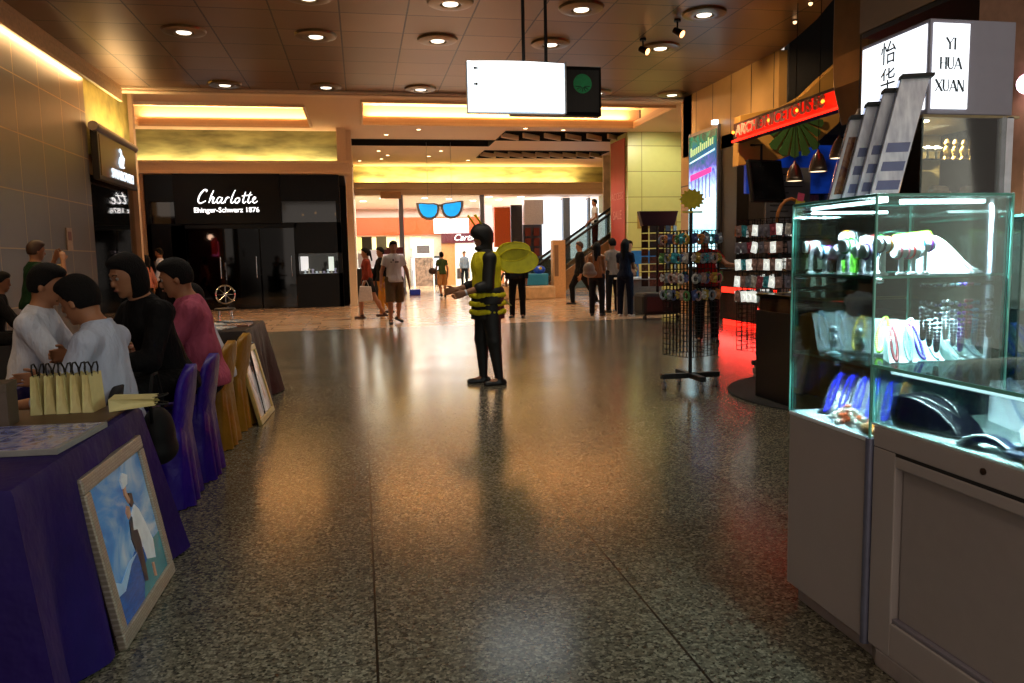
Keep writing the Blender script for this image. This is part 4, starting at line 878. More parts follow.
def print_mat(name, cols, scale, stretch, dist=1.5):
    m = bpy.data.materials.new(name); m.use_nodes = True; nt = m.node_tree; b = nt.nodes['Principled BSDF']; N = nt.nodes.new; L = nt.links.new
    tc = N('ShaderNodeTexCoord'); mp = N('ShaderNodeMapping'); mp.inputs['Scale'].default_value = stretch; L(tc.outputs['Object'], mp.inputs[0])
    nz = N('ShaderNodeTexNoise'); nz.inputs['Scale'].default_value = scale; nz.inputs['Detail'].default_value = 5; nz.inputs['Distortion'].default_value = dist; L(mp.outputs[0], nz.inputs['Vector'])
    r = N('ShaderNodeValToRGB'); e = r.color_ramp.elements
    for i, c in enumerate(cols):
        p = .32 + .36 * i / (len(cols) - 1)
        if i < 2: e[i].position = p; e[i].color = hexc(c)
        else: x = e.new(p); x.color = hexc(c)
    L(nz.outputs[0], r.inputs[0]); L(r.outputs[0], b.inputs['Base Color']); b.inputs['Roughness'].default_value = .25; b.inputs['Coat Weight'].default_value = .4
    return m
pr1 = print_mat('blue sky print', ['#2a7ad8', '#4a9ae8', '#9ac4f0', '#d0e4f8'], 3.2, (1, .8, 1.6))
prw = mat('printed white', '#e8ecf4', .3); prs = mat('printed skin', '#c89478', .3); prd = mat('printed dark', '#2a2a38', .3); prb = mat('printed sea blue', '#1a5cb0', .25, var=.3, scale=25, stretch=(1, 1, 4)); prt = mat('printed teal sea', '#3a8a98', .25, var=.2, scale=12)
fig1 = [([(0, 0), (1, 0), (1, .22), (.75, .30), (.45, .36), (.2, .24), (0, .30)], prb, 1), ([(.42, 0), (1, 0), (1, .30), (.8, .30), (.55, .18)], prt, 2),
        ([(0, .22), (.15, .2), (.35, .31), (.5, .34), (.34, .34), (.12, .27), (0, .34)], mat('printed foam', '#a8ccf0', .3), 3),
        ([(.50, .10), (.56, .08), (.60, .30), (.62, .46), (.56, .60), (.50, .58), (.46, .46), (.50, .28)], prd, 4), ([(.53, .50), (.60, .48), (.64, .22), (.80, .16), (.84, .30), (.78, .46), (.72, .60), (.66, .66), (.58, .62)], prw, 5),
        ([(.50, .60), (.55, .62), (.56, .68), (.52, .70), (.48, .66)], prs, 6), ([(.60, .66), (.65, .68), (.66, .75), (.61, .77), (.57, .72)], mat('printed hair', '#4a2a20', .3), 7),
        ([(.57, .70), (.53, .78), (.55, .86), (.62, .90), (.60, .86), (.57, .80), (.60, .72)], prs, 8), ([(.53, .83), (.62, .84), (.66, .90), (.58, .94), (.52, .90)], prw, 9), ([(.70, .16), (.73, .15), (.72, .04), (.69, .05)], prs, 10)]
woven = tile_mat('woven silver frame', '#b0a898', '#a09686', '#8a8070', .02, .01, .4, .4, ms=.0012, off=.5, axis='YZ', bump=.25, var=.1)
frame('framed_photo', 'large silver-framed wedding beach photo leaning on the front purple table', (-.83, 2.69), (-.825, 3.37), .17, .61, .055, woven, pr1, fig1)
pr2 = print_mat('pale portrait print', ['#8a6a60', '#d8ccd0', '#e8e0e4', '#b89888'], 4, (1, 1, 1), .5)
fig2 = [([(.35, .05), (.65, .0), (.7, .5), (.6, .7), (.4, .7), (.3, .5)], prw, 1), ([(.4, .7), (.62, .68), (.62, .86), (.42, .86)], mat('printed hair', '#4a2a20', .3), 2), ([(.44, .66), (.56, .66), (.56, .78), (.46, .78)], prs, 3)]
frame('framed_photo', 'cream gold-framed portrait photo leaning on the far brown table', (-.83, 6.36), (-.80, 7.0), .24, .62, .05, mat('cream gold frame', '#c8b068', .35, .3), pr2, fig2)
# covered chairs
def chair(label, x, y, rz, mt, group, name='covered_chair'):
    """banquet chair in a full cloth cover; faces +y locally, back at -y"""
    t = thing(name, label, 'chair', (x, y, 0), rz, group)
    m = MB()
    prof = []
    def back(u, v):   # rounded top panel, closed loft: u around the section, v up
        z = .36 + v * .40; a = 2*PI*u; wv = .20 * (1 if v < .7 else math.sqrt(max(0, 1 - ((v - .7)/.3)**2)) * .98 + .02); th = .035 * (1 - .5*max(0, v-.6))
        bow = -.19 - .07*v - .03*(1 - (2*u-1)**2)*0
        px = wv * math.copysign(abs(math.cos(a))**.6, math.cos(a)); py = th * math.copysign(abs(math.sin(a))**.7, math.sin(a)) + .02*(px/.2)**2
        return (px, bow + py, z)
    m.grid(back, 24, 18); m.build('back_cover', mt, t, smooth='all')
    m = MB(); N = 72
    def seat(u, v):
        a = 2*PI*u; q = .21 * (1 / max(abs(math.cos(a)), abs(math.sin(a)))) ** .75
        z = .46 - v * .455; f = max(0, (v - .06)) / .94
        r = q * (1 + .10*f) + .022 * f * math.sin(a * 11 + 1.3*math.sin(a*3)) + .01*f*math.sin(a*23)
        return (r * math.cos(a), r * math.sin(a) - .02, z if v > .05 else .475 - .01*v)
    m.grid(seat, N, 14)
    m.add([(0, -.02, .482)] + [tuple(Vector(seat(i / N, 0))) for i in range(N)], [(0, 1 + (i+1) % N, 1 + i) for i in range(N)][::1])
    m.build('seat_cover', mt, t, smooth='all')
    for a in (-.17, .17):
        for b in (-.19, .15): m = MB(); m.cyl((a, b, 0), (a, b, .4), .013); m.build('leg', mat('grey chair tube', '#6a6a72', .3, .7), t, smooth=True)
    return t
satp = mat('purple satin', '#270c80', .42, spec=.3, var=.25, scale=4, bump=.35, bscale=10); satg = mat('gold satin', '#9c701e', .42, spec=.3, var=.22, scale=4, bump=.35, bscale=10)
chair('purple satin covered chair nearest the front table, under the woman in black', -1.20, 4.44, PI/2 + .05, satp, 'purple covered chairs')
chair('second purple satin covered chair, just behind the first one', -1.17, 4.95, PI/2, satp, 'purple covered chairs')
chair('gold satin covered chair carrying the man in the pink shirt', -1.19, 5.75, PI/2 - .05, satg, 'gold covered chairs')
chair('gold satin covered chair farther back, nearest the leaning gold-framed portrait', -1.17, 6.35, PI/2 - .1, satg, 'gold covered chairs')
chair('gold satin covered chair at the left picture edge behind the man in white', -2.32, 4.98, -PI/2, satg, 'gold covered chairs')
chair('black chair under the white-shirted man leaning at the front table', -1.42, 3.93, PI/2 + .2, mat('black chair cloth', '#0c0a10', .7), 'black chairs')
# table one: tray, bags, box, album
m = MB(); m.box(-1.6, -.985, 3.12, 3.485, .702, .714); o = m.build('wooden_tray', mat('brown wood tray', '#4a3018', .5, var=.2, scale=6, stretch=(1, 8, 1)), bevel=.003); tag(o, 'flat brown wooden tray under the gift bags', 'tray')
paper = mat('cream paper', '#d8cc90', .6, var=.08); cordm = mat('dark rope', '#14100c', .8)
def bag(x, y, z, rz, lab, w=.062, d=.15, h=.185):
    t = thing('gift_bag', lab, 'bag', (x, y, z), rz, 'cream paper gift bags')
    m = MB(); W_ = w/2; D_ = d/2
    vs = [(-W_, -D_, 0), (W_, -D_, 0), (W_, D_, 0), (-W_, D_, 0), (-W_*.55, -D_, h), (W_*.55, -D_, h), (W_*.55, D_, h), (-W_*.55, D_, h), (0, -D_+.02, h*.97), (0, D_-.02, h*.97), (0, -D_+.012, h*.3), (0, D_-.012, h*.3)]
    fs = [(3, 2, 1, 0), (0, 1, 10), (1, 5, 8, 10), (0, 10, 8, 4), (1, 2, 6, 5), (2, 3, 11), (3, 7, 9, 11), (2, 11, 9, 6), (3, 0, 4, 7)]
    m.add(vs, fs); m.build('bag_body', paper, t, solid=.0016)
    for sx in (-.5, .5):
        m = MB(); m.tube([(W_*sx, -.03, h*.93), (W_*sx*1.3, -.032, h + .02), (W_*sx*1.6, -.015, h + .042), (W_*sx*1.6, .015, h + .042), (W_*sx*1.3, .032, h + .02), (W_*sx, .03, h*.93)], .0035, 6); m.build('rope_handle', cordm, t, smooth='all')
    return t
bx = [-1.305, -1.255, -1.205, -1.155, -1.105]
nm = ['cream gift bag with rope handles, far left of the row beside the brown box', 'cream paper gift bag with rope handles, second in the row from the brown box', 'cream paper gift bag with rope handles, middle one of the standing row', 'cream paper gift bag with rope handles, fourth in the row from the brown box', 'cream paper gift bag with rope handles, right end of the standing row']
for i, x in enumerate(bx): bag(x, 3.40 + .008*(i % 2), .714, .10 - .04*i, nm[i], w=.042, d=.13, h=.155)
t = bag(-1.055, 3.36, .74, 0, 'cream paper gift bag lying flat at the tray corner', w=.05, d=.13, h=.17); t.rotation_euler = (0, PI/2 - .02, .1); t.location = (-1.03, 3.38, .74)
t = thing('gift_box', 'grey brown square gift box with faint gold emblem on the front table', 'box', (-1.375, 3.16, .714), .1)
m = MB(); m.box(-.065, .065, -.06, .06, 0, .16); m.build('body', mat('grey brown card', '#54453a', .6), t, bevel=.003); m = MB(); m.box(-.067, .067, -.062, .062, .13, .165); m.build('lid', mat('grey brown card lid', '#544638', .6), t, bevel=.003)
m = MB(); m.lathe([(.012, 0), (.012, .001)], 16, T=basis((.015, -.0622, .1), (1, 0, 0), (0, 0, 1), (0, -1, 0))); m.build('emblem', mat('dull gold', '#8a6a20', .4, .5), t)
t = thing('photo_album', 'open glossy album page of blue wedding photos on the front table corner', 'album', (-1.2, 2.88, .701), -.06)
m = MB(); m.box(-.26, .23, -.21, .21, 0, .02); m.build('page_block', mat('grey page edge', '#8a8a88', .5), t, bevel=.002)
for i in range(2):
    for j in range(2):
        m = MB(); x0 = -.25 + i*.235; y0 = -.2 + j*.203; m.box(x0, x0 + .228, y0, y0 + .195, .02, .0212); m.build('photo_print', print_mat('album photo %d' % (2*i+j), ['#2a2a78', '#5a6ab0', '#a8a8c8', '#8a6a70'], 9 + 3*i + j, (1, 1, 1)), t)
t = thing('paper_stack', 'small stack of white papers at the left picture edge', 'papers', (-1.52, 3.0, .715), .3)
for i in range(4): m = MB(Matrix.Rotation(.12*i, 4, 'Z')); m.box(-.09, .09, -.13, .06, i*.008, i*.008 + .007); m.build('sheet', mat('white paper', '#b8b4b0', .6), t)
m = MB(); m.box(-2.15, -1.75, 4.0, 4.3, .702, .725); o = m.build('grey_folder', mat('grey folder', '#4a4e5a', .5), bevel=.004); tag(o, 'grey folder lying on the second purple table at the left edge', 'folder')
# magazines on the far table
for i, (x, y, c, l) in enumerate(((-1.25, 7.0, '#a8b0b0', 'nearest magazine on the far brown table'), (-1.12, 7.3, '#8a5a48', 'magazine with orange cover on the far brown table'), (-1.35, 7.35, '#c0c4c0', 'pale magazine on the middle of the far brown table'), (-1.2, 7.65, '#707880', 'farthest magazine on the brown table'))):
    m = MB(Matrix.Translation((x, y, .742)) @ Matrix.Rotation(.3*i - .3, 4, 'Z')); m.box(-.11, .11, -.15, .15, 0, .012 + .004*i); o = m.build('magazine', mat('magazine %d' % i, c, .25, var=.6, scale=22), bevel=.002); tag(o, 'glossy ' + l, 'magazine', 'magazines on the far table')
# black shoulder bag hung at the first chair
t = thing('shoulder_bag', 'black round shoulder bag hanging beside the front table', 'bag', (-1.0, 3.93, .36))
sdf_build([('e', (0, 0, .12), (.075, .12, .14), None), ('e', (0, 0, .05), (.085, .13, .07), None)], 'bag_body', mat('black leather', '#0a090b', .7, spec=.2), t, .01)
m = MB(); m.tube([(0, -.1, .2), (0, -.11, .3), (0, -.04, .42), (0, .04, .42), (0, .11, .3), (0, .1, .2)], .008, 8); m.build('strap', mat('black leather', '#0a090b', .7, spec=.2), t, smooth='all')
# little box on left wall
t = thing('wall_notice', 'small pale notice plate high on the left granite wall', 'sign', (-4.595, 13.6, 1.75)); m = MB(); m.box(0, .015, -.12, .12, -.18, .18); m.build('plate', mat('pale brown plate', '#8a7260', .5), t, bevel=.003); m = MB(); m.box(.015, .018, -.07, .07, -.02, .12); m.build('pictogram', mat('dark red pictogram', '#5a2018', .5), t)
# ================================================================ JEWELLERY KIOSK (right)
X0, X1, Y0, Y1 = 1.54, 2.02, 2.10, 2.56
lam = mat('grey laminate', '#a89c98', .5, var=.03, scale=4); lamd = mat('grey laminate dark edge', '#88808a', .4, .3, var=.03)
K = thing('jewellery_showcase', 'tall glass jewellery tower on grey cabinet base at the right', 'display case', (X0, Y0, 0))
def kb(name, x0, x1, y0, y1, z0, z1, m_, parent=K, bevel=.003): m = MB(); m.box(x0 - X0, x1 - X0, y0 - Y0, y1 - Y0, z0, z1); return m.build(name, m_, parent, bevel=bevel)
kb('base_cabinet', X0, X1, Y0 + .002, Y1, .06, .705, lam); kb('base_deck', X0 - .002, X1, Y0 + .002, Y1 + .002, .705, .72, mat('white deck', '#dfe4ea', .3)); kb('plinth', X0 + .03, X1, Y0, Y1 - .03, .0, .06, mat('pale plinth', '#988c88', .4))
m = MB(); m.cyl((.0, -.002, .05), (.0, -.002, .72), .014, 16); m.build('corner_strip', mat('grey blue strip', '#75758a', .35, .5), K, smooth=True)
g_ = .005
for nm_, a in (('glass_pane', (X0, X0 + g_, Y0 + g_, Y1 - g_)), ('glass_pane', (X1 - g_, X1, Y0 + g_, Y1 - g_)), ('glass_pane', (X0, X1, Y0, Y0 + g_)), ('glass_pane', (X0, X1, Y1 - g_, Y1))): kb(nm_, *a, .72, 1.466, kg, bevel=0)
kb('glass_top', X0 - .002, X1 + .002, Y0 - .002, Y1 + .002, 1.466, 1.474, kg, bevel=0)
for (a, b) in ((X0, Y0), (X1, Y0), (X0, Y1), (X1, Y1)): m = MB(); m.box(a - X0 - .003, a - X0 + .003, b - Y0 - .003, b - Y0 + .003, .72, 1.47); m.build('glass_edge', kedge, K)
def edges(name, z, th, x0=X0, x1=X1, y0=Y0, y1=Y1, par=K, mm=kedge):
    m = MB()
    for (a, b, c, d) in ((x0, x1, y0 - .001, y0 + .002), (x0, x1, y1 - .002, y1 + .001), (x0 - .001, x0 + .002, y0, y1), (x1 - .002, x1 + .001, y0, y1)): m.box(a - X0, b - X0, c - Y0, d - Y0, z, z + th)
    m.build(name, mm, par)
edges('top_edge', 1.465, .008)
for z in (1.215, .935):
    s_ = kb('glass_shelf', X0 + .012, X1 - .012, Y0 + .012, Y1 - .012, z, z + .007, glass('shelf glass', '#c8ece4', .02, 1.0), bevel=0)
    edges('shelf_edge', z, .008, X0 + .010, X1 - .010, Y0 + .010, Y1 - .010, par=s_)
    m = MB(); 
    for (a, b) in ((.012, .012), (.47, .012), (.012, .45), (.47, .45), (.012, .2)): m.cyl((a - .01, b, z - .006), (a + .022, b, z - .006), .008, 10)
    m.build('shelf_clip', chrome, s_, smooth=True)
    if z < 1: m = MB(); m.box(.02, .03, .02, .44, z - .014, z - .002); m.build('shelf_rail', blackm, s_)
led = lit('cool strip', '#e8f6ff', 14)
m = MB(); m.cyl((.055, .03, 1.455), (.055, .43, 1.455), .0065, 10); m.build('light_tube', led, K)
m = MB(); m.cyl((.12, .05, 1.452), (.42, .05, 1.452), .0075, 10); m.build('light_tube', led, K)
m = MB(); m.cyl((.05, .42, 1.44), (.35, .42, 1.44), .005, 10); m.build('light_tube', led, K)
m = MB(); m.box(.44, .455, .03, .05, .735, 1.46); m.build('frame_post', mat('white frame post', '#d8d8e4', .4), K, bevel=.003)
# counter showcase toward the viewer
Kc = thing('counter_showcase', 'low grey glass-topped jewellery counter with keyhole in the right foreground', 'display case', (X0, 1.2, 0))
def kc(name, x0, x1, y0, y1, z0, z1, m_, parent=Kc, bevel=.003): m = MB(); m.box(x0 - X0, x1 - X0, y0 - 1.2, y1 - 1.2, z0, z1); return m.build(name, m_, parent, bevel=bevel)
cb_ = kc('cabinet', X0 + .03, X1 + .15, .55, Y0 - .02, .06, .70, lam); kc('top_rail', X0, X1 + .15, .55, Y0 - .018, .70, .765, lam)
kc('frame_stile', X0, X0 + .03, Y0 - .12, Y0 - .018, .06, .70, lam, bevel=.004); kc('frame_rail', X0, X0 + .03, .55, Y0 - .12, .655, .69, lam, bevel=.004); kc('frame_rail', X0, X0 + .03, .55, Y0 - .12, .06, .17, lam, bevel=.004); kc('lower_bead', X0 + .005, X0 + .035, .55, Y0 - .12, .17, .185, lamd, bevel=.004)
kc('inset_panel', X0 + .022, X0 + .032, .55, Y0 - .13, .185, .655, mat('inset laminate', '#a09490', .45, var=.03), bevel=.002); kc('gap_line', X0 + .001, X0 + .02, .55, Y0 - .02, .69, .70, mat('dark gap', '#1a1718', .8), bevel=0)
m = MB(); m.prism([(.0, -.65), (.0, .84), (.03, .9), (.4, .9), (.4, -.65)], 0, .06); m.build('plinth', mat('pale plinth', '#988c88', .4), Kc, bevel=.006)
m = MB(); m.lathe([(.009, 0), (.009, .004), (.006, .006)], 20, T=basis((-.001, .45, .735), (0, 1, 0), (0, 0, 1), (-1, 0, 0))); m.build('keyhole_lock', mat('dull lock', '#4a3a30', .35, .8), Kc, smooth=True)
kc('glass_deck', X0, X1 + .15, .55, Y0 - .005, .765, .772, mat('white glass deck', '#c8d8d4', .2, coat=.4), bevel=.001)
kc('glass_pane', X0, X0 + .005, .55, Y0 - .006, .772, .945, kg, bevel=0); kc('glass_top', X0 - .001, X1 + .15, .55, Y0 - .004, .945, .953, kg, bevel=0)
kc('glass_edge', X0 - .003, X0, .55, Y0 - .004, .944, .954, kedge, bevel=0); kc('glass_edge', X0 - .002, X0 + .004, Y0 - .012, Y0 - .006, .772, .945, kedge, bevel=0); kc('light_tube', X0 + .02, X0 + .03, .9, Y0 - .06, .93, .938, lit('cool strip soft', '#d8f0ff', 5), bevel=0)
# second tower farther right
K2 = thing('jewellery_showcase', 'glass jewellery tower with blue beads at the right picture edge', 'display case', (2.06, 2.10, 0), 0)
def k2(name, x0, x1, y0, y1, z0, z1, m_, parent=K2, bevel=0): m = MB(); m.box(x0, x1, y0, y1, z0, z1); return m.build(name, m_, parent, bevel=bevel)
k2('base_cabinet', 0, .55, .02, .46, 0, .72, lam, bevel=.003)
for a in ((0, .005, 0, .46), (.545, .55, 0, .46), (0, .55, 0, .005), (0, .55, .455, .46)): k2('glass_pane', *a, .72, 1.40, kg)
for z in (1.1, .92): q_ = k2('glass_shelf', .01, .54, .01, .45, z, z + .006, glass('shelf glass', '#c8ece4', .02, 1.0)); k2('shelf_edge', .01, .54, .008, .012, z, z + .007, kedge, q_)
k2('glass_top', 0, .55, 0, .46, 1.40, 1.408, kedge)
k2('backboard', .01, .54, .40, .41, .72, 1.4, mat('pale case back', '#6a6258', .5))
# contents -----------------------------------------------------------
wdisp = mat('white display leatherette', '#e8ecf2', .4); gdisp = mat('grey display velvet', '#5a5658', .7); ndisp = mat('black display velvet', '#08090f', .35, coat=.3)
def tbar(x, y, z, h, w, lab, col):
    t = thing('bracelet_stand', lab, 'display stand', (x, y, z), random.uniform(-.3, .3), 'white bracelet stands on the top shelf')
    m = MB(); m.lathe([(.016, 0), (.016, .006), (.008, .01), (.008, h)], 16); m.build('post', wdisp, t, smooth=True)
    m = MB(); m.cyl((-w/2, 0, h), (w/2, 0, h), .021, 18); m.build('roll', wdisp, t, smooth=True)
    for i in range(2): 
        m = MB(); m.tube([(-w*.25 + i*w*.5, .0235*math.cos(a), h + .0235*math.sin(a)) for a in [2*PI*q/20 for q in range(20)]], .0035, 6, closed=True); m.build('bracelet', mat('bead colour ' + col[i], col[i], .25, .2), t, smooth='all')
bc = ['#c02a2a', '#2a8ac8', '#d8d8e0', '#3ab83a', '#e89a2a', '#8a2ab0', '#181820', '#e07a8a']
pos = ['beside the far left glass corner', 'second from the far left corner', 'third from the far left corner', 'fourth from the far left corner', 'fifth from the far left corner', 'sixth from the far left corner', 'just left of the near glass corner', 'behind the near glass corner', 'right of the near glass corner', 'next to the green-edged card', 'at the back of the shelf, left', 'at the back of the shelf, middle', 'at the back of the shelf, right']
TB = [(1.575, 2.50), (1.585, 2.43), (1.60, 2.37), (1.59, 2.31), (1.605, 2.255), (1.59, 2.20), (1.60, 2.145), (1.66, 2.14), (1.71, 2.15), (1.76, 2.16), (1.66, 2.30), (1.72, 2.34), (1.68, 2.44)]
for i, (x, y) in enumerate(TB): tbar(x, y, 1.224, .075 + .02*(i % 3 == 0) + (.03 if i > 9 else 0), .05, 'white bracelet stand with beaded bracelets, ' + pos[i], (bc[i % 8], bc[(i*3 + 2) % 8]))
def ramp(x, y, z, w, d, h, rz, mt, lab, group, beads=(), rows=1):
    t = thing('necklace_ramp', lab, 'display stand', (x, y, z), rz, group)
    def top(u): return (-d/2 + u*d, .006 + h * (u*u*(3 - 2*u)))
    m = MB(); pr = [top(i/14) for i in range(15)]
    m.prism([(p[0], p[1]) for p in pr] + [(d/2, 0), (-d/2, 0)], -w/2, w/2, T=basis((0, 0, 0), (0, 1, 0), (0, 0, 1), (1, 0, 0))); m.build('ramp', mt, t, smooth=True)
    for r in range(rows):
        xx = (r - (rows-1)/2) * w / max(1, rows) ; m = MB()
        for i in range(22):
            u = .05 + .9*i/21; p = top(u); off = (.35*w/rows) * math.sin(PI*u)
            for q in (-1, 1): m.sphere((xx + q*off*.6, p[0], p[1] + .005), .0052, 8, 5)
        m.build('bead_string', beads[r % len(beads)], t, smooth='all')
    return t
def bead(c, metal=.1, em=0): return mat('beads ' + c, c, .18, metal, var=.15, emit=em)
ramp(1.90, 2.20, 1.224, .07, .15, .11, .5, wdisp, 'white curved necklace ramp at the right of the top shelf, front one', 'white ramps', (bead('#d8d8d0'),))
ramp(1.95, 2.30, 1.224, .08, .18, .12, .5, wdisp, 'white curved necklace ramp at the right of the top shelf, rear one', 'white ramps', (bead('#b8c8a0'),))
t = thing('price_card', 'tilted white price card with green and red edges on the top shelf', 'sign', (1.86, 2.33, 1.32), .1)
m = MB(basis((0, 0, 0), (1, 0, .1), (0, .5, .8), (0, -.8, .5))); m.box(-.075, .075, -.02, .045, 0, .004); m.build('card', lit('white card', '#f4f8f0', .6), t); m = MB(basis((0, 0, 0), (1, 0, .1), (0, .5, .8), (0, -.8, .5))); m.box(.075, .083, -.02, .045, 0, .005); m.box(-.075, .075, .045, .05, 0, .005); m.build('green_edge', lit('lime edge', '#8ac820', .6), t)  # card and edges emit their colour to look brightly lit
m = MB(basis((0, 0, 0), (1, 0, .1), (0, .5, .8), (0, -.8, .5))); m.box(-.083, -.075, -.02, .045, 0, .005); m.box(-.075, .01, -.026, -.02, 0, .005); m.build('red_edge', lit('red edge', '#d82030', .6), t); m = MB(); m.cyl((0, 0, -.095), (0, 0, .0), .004); m.build('stem', chrome, t)
m = MB(); m.box(1.66, 1.70, 2.42, 2.46, 1.224, 1.33); o = m.build('green_box', lit('lime painted glow', '#7ad83a', .4), bevel=.004); tag(o, 'small lime green box at the back of the top shelf', 'box')  # box emits its lime colour in place of strip light falling on it
# middle shelf
mid = .943
for i in range(3): ramp(1.76 + .03*i, 2.48 - .09*i, mid, .08, .14, .11, -.8, gdisp, ['grey necklace ramp on the middle shelf, far left', 'grey necklace ramp on the middle shelf, second from the left', 'grey necklace ramp on the middle shelf, behind the crystal figure'][i], 'grey ramps', (bead(['#c8a040', '#9ac83a', '#b0b0b8'][i]),))
for i in range(2): ramp(1.64 + .07*i, 2.51, mid, .07, .07, .13, -.1, gdisp, ['tall grey necklace ramp at the far left back of the middle shelf', 'tall grey necklace ramp at the middle shelf back, second from far left'][i], 'grey ramps', (bead('#9a9aa8'),))
for i in range(2): ramp(1.70 + .10*i, 2.18 + .02*i, mid, .08, .14, .10, -.5 + .2*i, wdisp, ['white necklace ramp on the middle shelf with red tag', 'white necklace ramp on the middle shelf with purple beads'][i], 'white ramps', (bead(['#d84a5a', '#6a2ac0'][i]), bead('#e8e8f0')), rows=2)
ramp(1.92, 2.2, mid, .12, .14, .12, .2, wdisp, 'white necklace ramp with large white beads at the right of the middle shelf', 'white ramps', (bead('#f0f4ff'), bead('#c8d0e0')), rows=2)
crys = mat('crystal', '#dfe8f4', .05, .3)
def figurine(x, y, z, lab, s_=1.0):
    t = thing('crystal_figure', lab, 'figurine', (x, y, z), -.3, 'crystal figures on the middle shelf')
    m = MB(); m.lathe([(.022*s_, 0), (.022*s_, .008*s_), (.008*s_, .014*s_), (.006*s_, .03*s_), (.014*s_, .045*s_), (.009*s_, .06*s_), (.004*s_, .068*s_)], 16); m.build('figure_body', crys, t, smooth=True)
    m = MB(); m.sphere((0, 0, .078*s_), .011*s_, 12, 8); m.build('head', crys, t, smooth='all')
    for q in (-1, 1): m = MB(); m.tube([(0, q*.008, .055*s_), (0, q*.028*s_, .062*s_), (0, q*.034*s_, .045*s_), (0, q*.02*s_, .032*s_)], .004*s_, 8); m.build('arm', crys, t, smooth='all')
figurine(1.59, 2.38, mid, 'crystal trophy figure on the middle shelf, left one', 1.2); figurine(1.60, 2.25, mid, 'crystal trophy figure on the middle shelf, right one', 1.2)
# hanging bead strings
hr = MB(); hr.cyl((1.72, 2.125, 1.195), (2.0, 2.125, 1.195), .004, 8); o = hr.build('hanging_rail', chrome, smooth=True); tag(o, 'thin chrome rail holding bead strings under the top shelf', 'rail')
hc_ = ['#282838', '#303040', '#303060', '#e0e4f0', '#b8c0d8', '#8a3ad8', '#b02050', '#70c0e8', '#1a2a5a', '#101028']
hn = ['black', 'black', 'navy', 'white pearl', 'silver', 'violet', 'crimson', 'sky blue', 'dark blue', 'black']
for i in range(10):
    x = 1.735 + i*.027; m = MB(); n_ = 34
    for k_ in range(n_):
        u = k_ / (n_-1); a = PI*u; m.sphere((x + .009*math.cos(a), 2.125 + .004*math.sin(i), 1.19 - (.17 + .02*(i % 3))*math.sin(a)**.5 if 0 < u < 1 else 1.19), .0062, 8, 5)
    o = m.build('bead_necklace', bead(hc_[i], .1), smooth='all'); tag(o, '%s bead necklace hanging in the glass tower, %s from the left' % (hn[i], ('first', 'second', 'third', 'fourth', 'fifth', 'sixth', 'seventh', 'eighth', 'ninth', 'tenth')[i]), 'necklace', 'hanging bead necklaces')
# bottom deck
low = .722
bl_ = bead('#2a2ae0', .1); br_ = bead('#c8702a', .1)
for i in range(3): ramp(1.68 + .03*i, 2.47 - .11*i, low, .09, .15, .12, -1.0 + .1*i, gdisp if i else ndisp, ['black ramp with blue beads in the lowest tier, far left', 'grey ramp with blue beads in the lowest tier, middle', 'grey ramp with amber beads in the lowest tier, near corner'][i], 'lower ramps', (bl_, bl_ if i < 2 else br_), rows=2)
ramp(1.80, 2.24, low, .12, .16, .08, -.4, ndisp, 'black ramp at the back of the lowest tier', 'lower ramps', (bead('#5a60c0'),))
t = thing('coral_necklace', 'heap of white and orange coral chunks in the lowest tier', 'necklace', (1.60, 2.30, low))
m = MB(); m2 = MB()
for i in range(110):
    a = random.uniform(0, 6.28); r = random.uniform(0, .065); p = (r*math.cos(a)*.75, r*math.sin(a)*1.3, .008 + random.uniform(0, .055)*(1 - r/.075)); (m if i % 3 else m2).sphere(p, (random.uniform(.006, .015), random.uniform(.005, .010), random.uniform(.005, .012)), 6, 4)
m.build('white_chunks', mat('coral white', '#ffe8d8', .35), t, smooth='all'); m2.build('orange_chunks', mat('coral orange', '#f0602a', .35), t, smooth='all')
t = thing('coral_strand', 'strand of amber and red coral pieces near the glass corner of the lowest tier', 'necklace', (1.60, 2.14, low))
m = MB()
for i in range(34): a = 2*PI*i/34; m.sphere((.045*math.cos(a), .045*math.sin(a), .010 + .006*(i % 2)), .0095, 7, 5)
m.build('strand', mat('coral amber', '#f0a050', .3), t, smooth='all'); m = MB(); m.sphere((0, 0, .012), (.018, .012, .012)); m.build('pendant', mat('coral orange', '#f0602a', .35), t, smooth='all')
# on the counter deck
dk = .774
t = thing('necklace_display', 'large black curved necklace display pad in the counter', 'display stand', (1.62, 2.01, dk), -1.35)
m = MB(); pr = [(a*1.4, b*1.15) for a, b in [(-.02, 0), (-.03, .03), (-.022, .078), (-.005, .086), (.04, .08), (.085, .062), (.12, .03), (.135, .004), (.13, 0)]]
m.prism(pr, -.055, .055, T=basis((0, 0, 0), (1, 0, 0), (0, 0, 1), (0, -1, 0))); m.build('pad', ndisp, t, smooth=True, bevel=.006)
m = MB(); m.tube([(0, .035, .1), (.07, .03, .094), (.12, .018, .074), (.15, 0, .05), (.12, -.018, .074), (.07, -.03, .094), (0, -.035, .1)], .002, 6); m.build('fine_chain', steel, t, smooth='all')
m = MB(); pts = [(-.075, 0), (-.06, .018), (-.03, .034), (.0, .04), (.03, .036), (.06, .02), (.08, 0), (.06, 0), (.03, .018), (0, .022), (-.03, .016), (-.05, 0)]
t = thing('arched_display', 'navy arched bangle display with white rim on the counter deck', 'display stand', (1.60, 1.70, dk), -1.35)
m.prism(pts, -.02, .02, T=basis((0, 0, 0), (1, 0, 0), (0, 0, 1), (0, -1, 0))); m.build('arch', mat('navy velvet', '#18243e', .5), t, smooth=True, bevel=.003)
m = MB(); m.tube([(p[0], -.021, p[1] + .002) for p in pts[:7]], .004, 8); m.build('white_rim', wdisp, t, smooth='all')
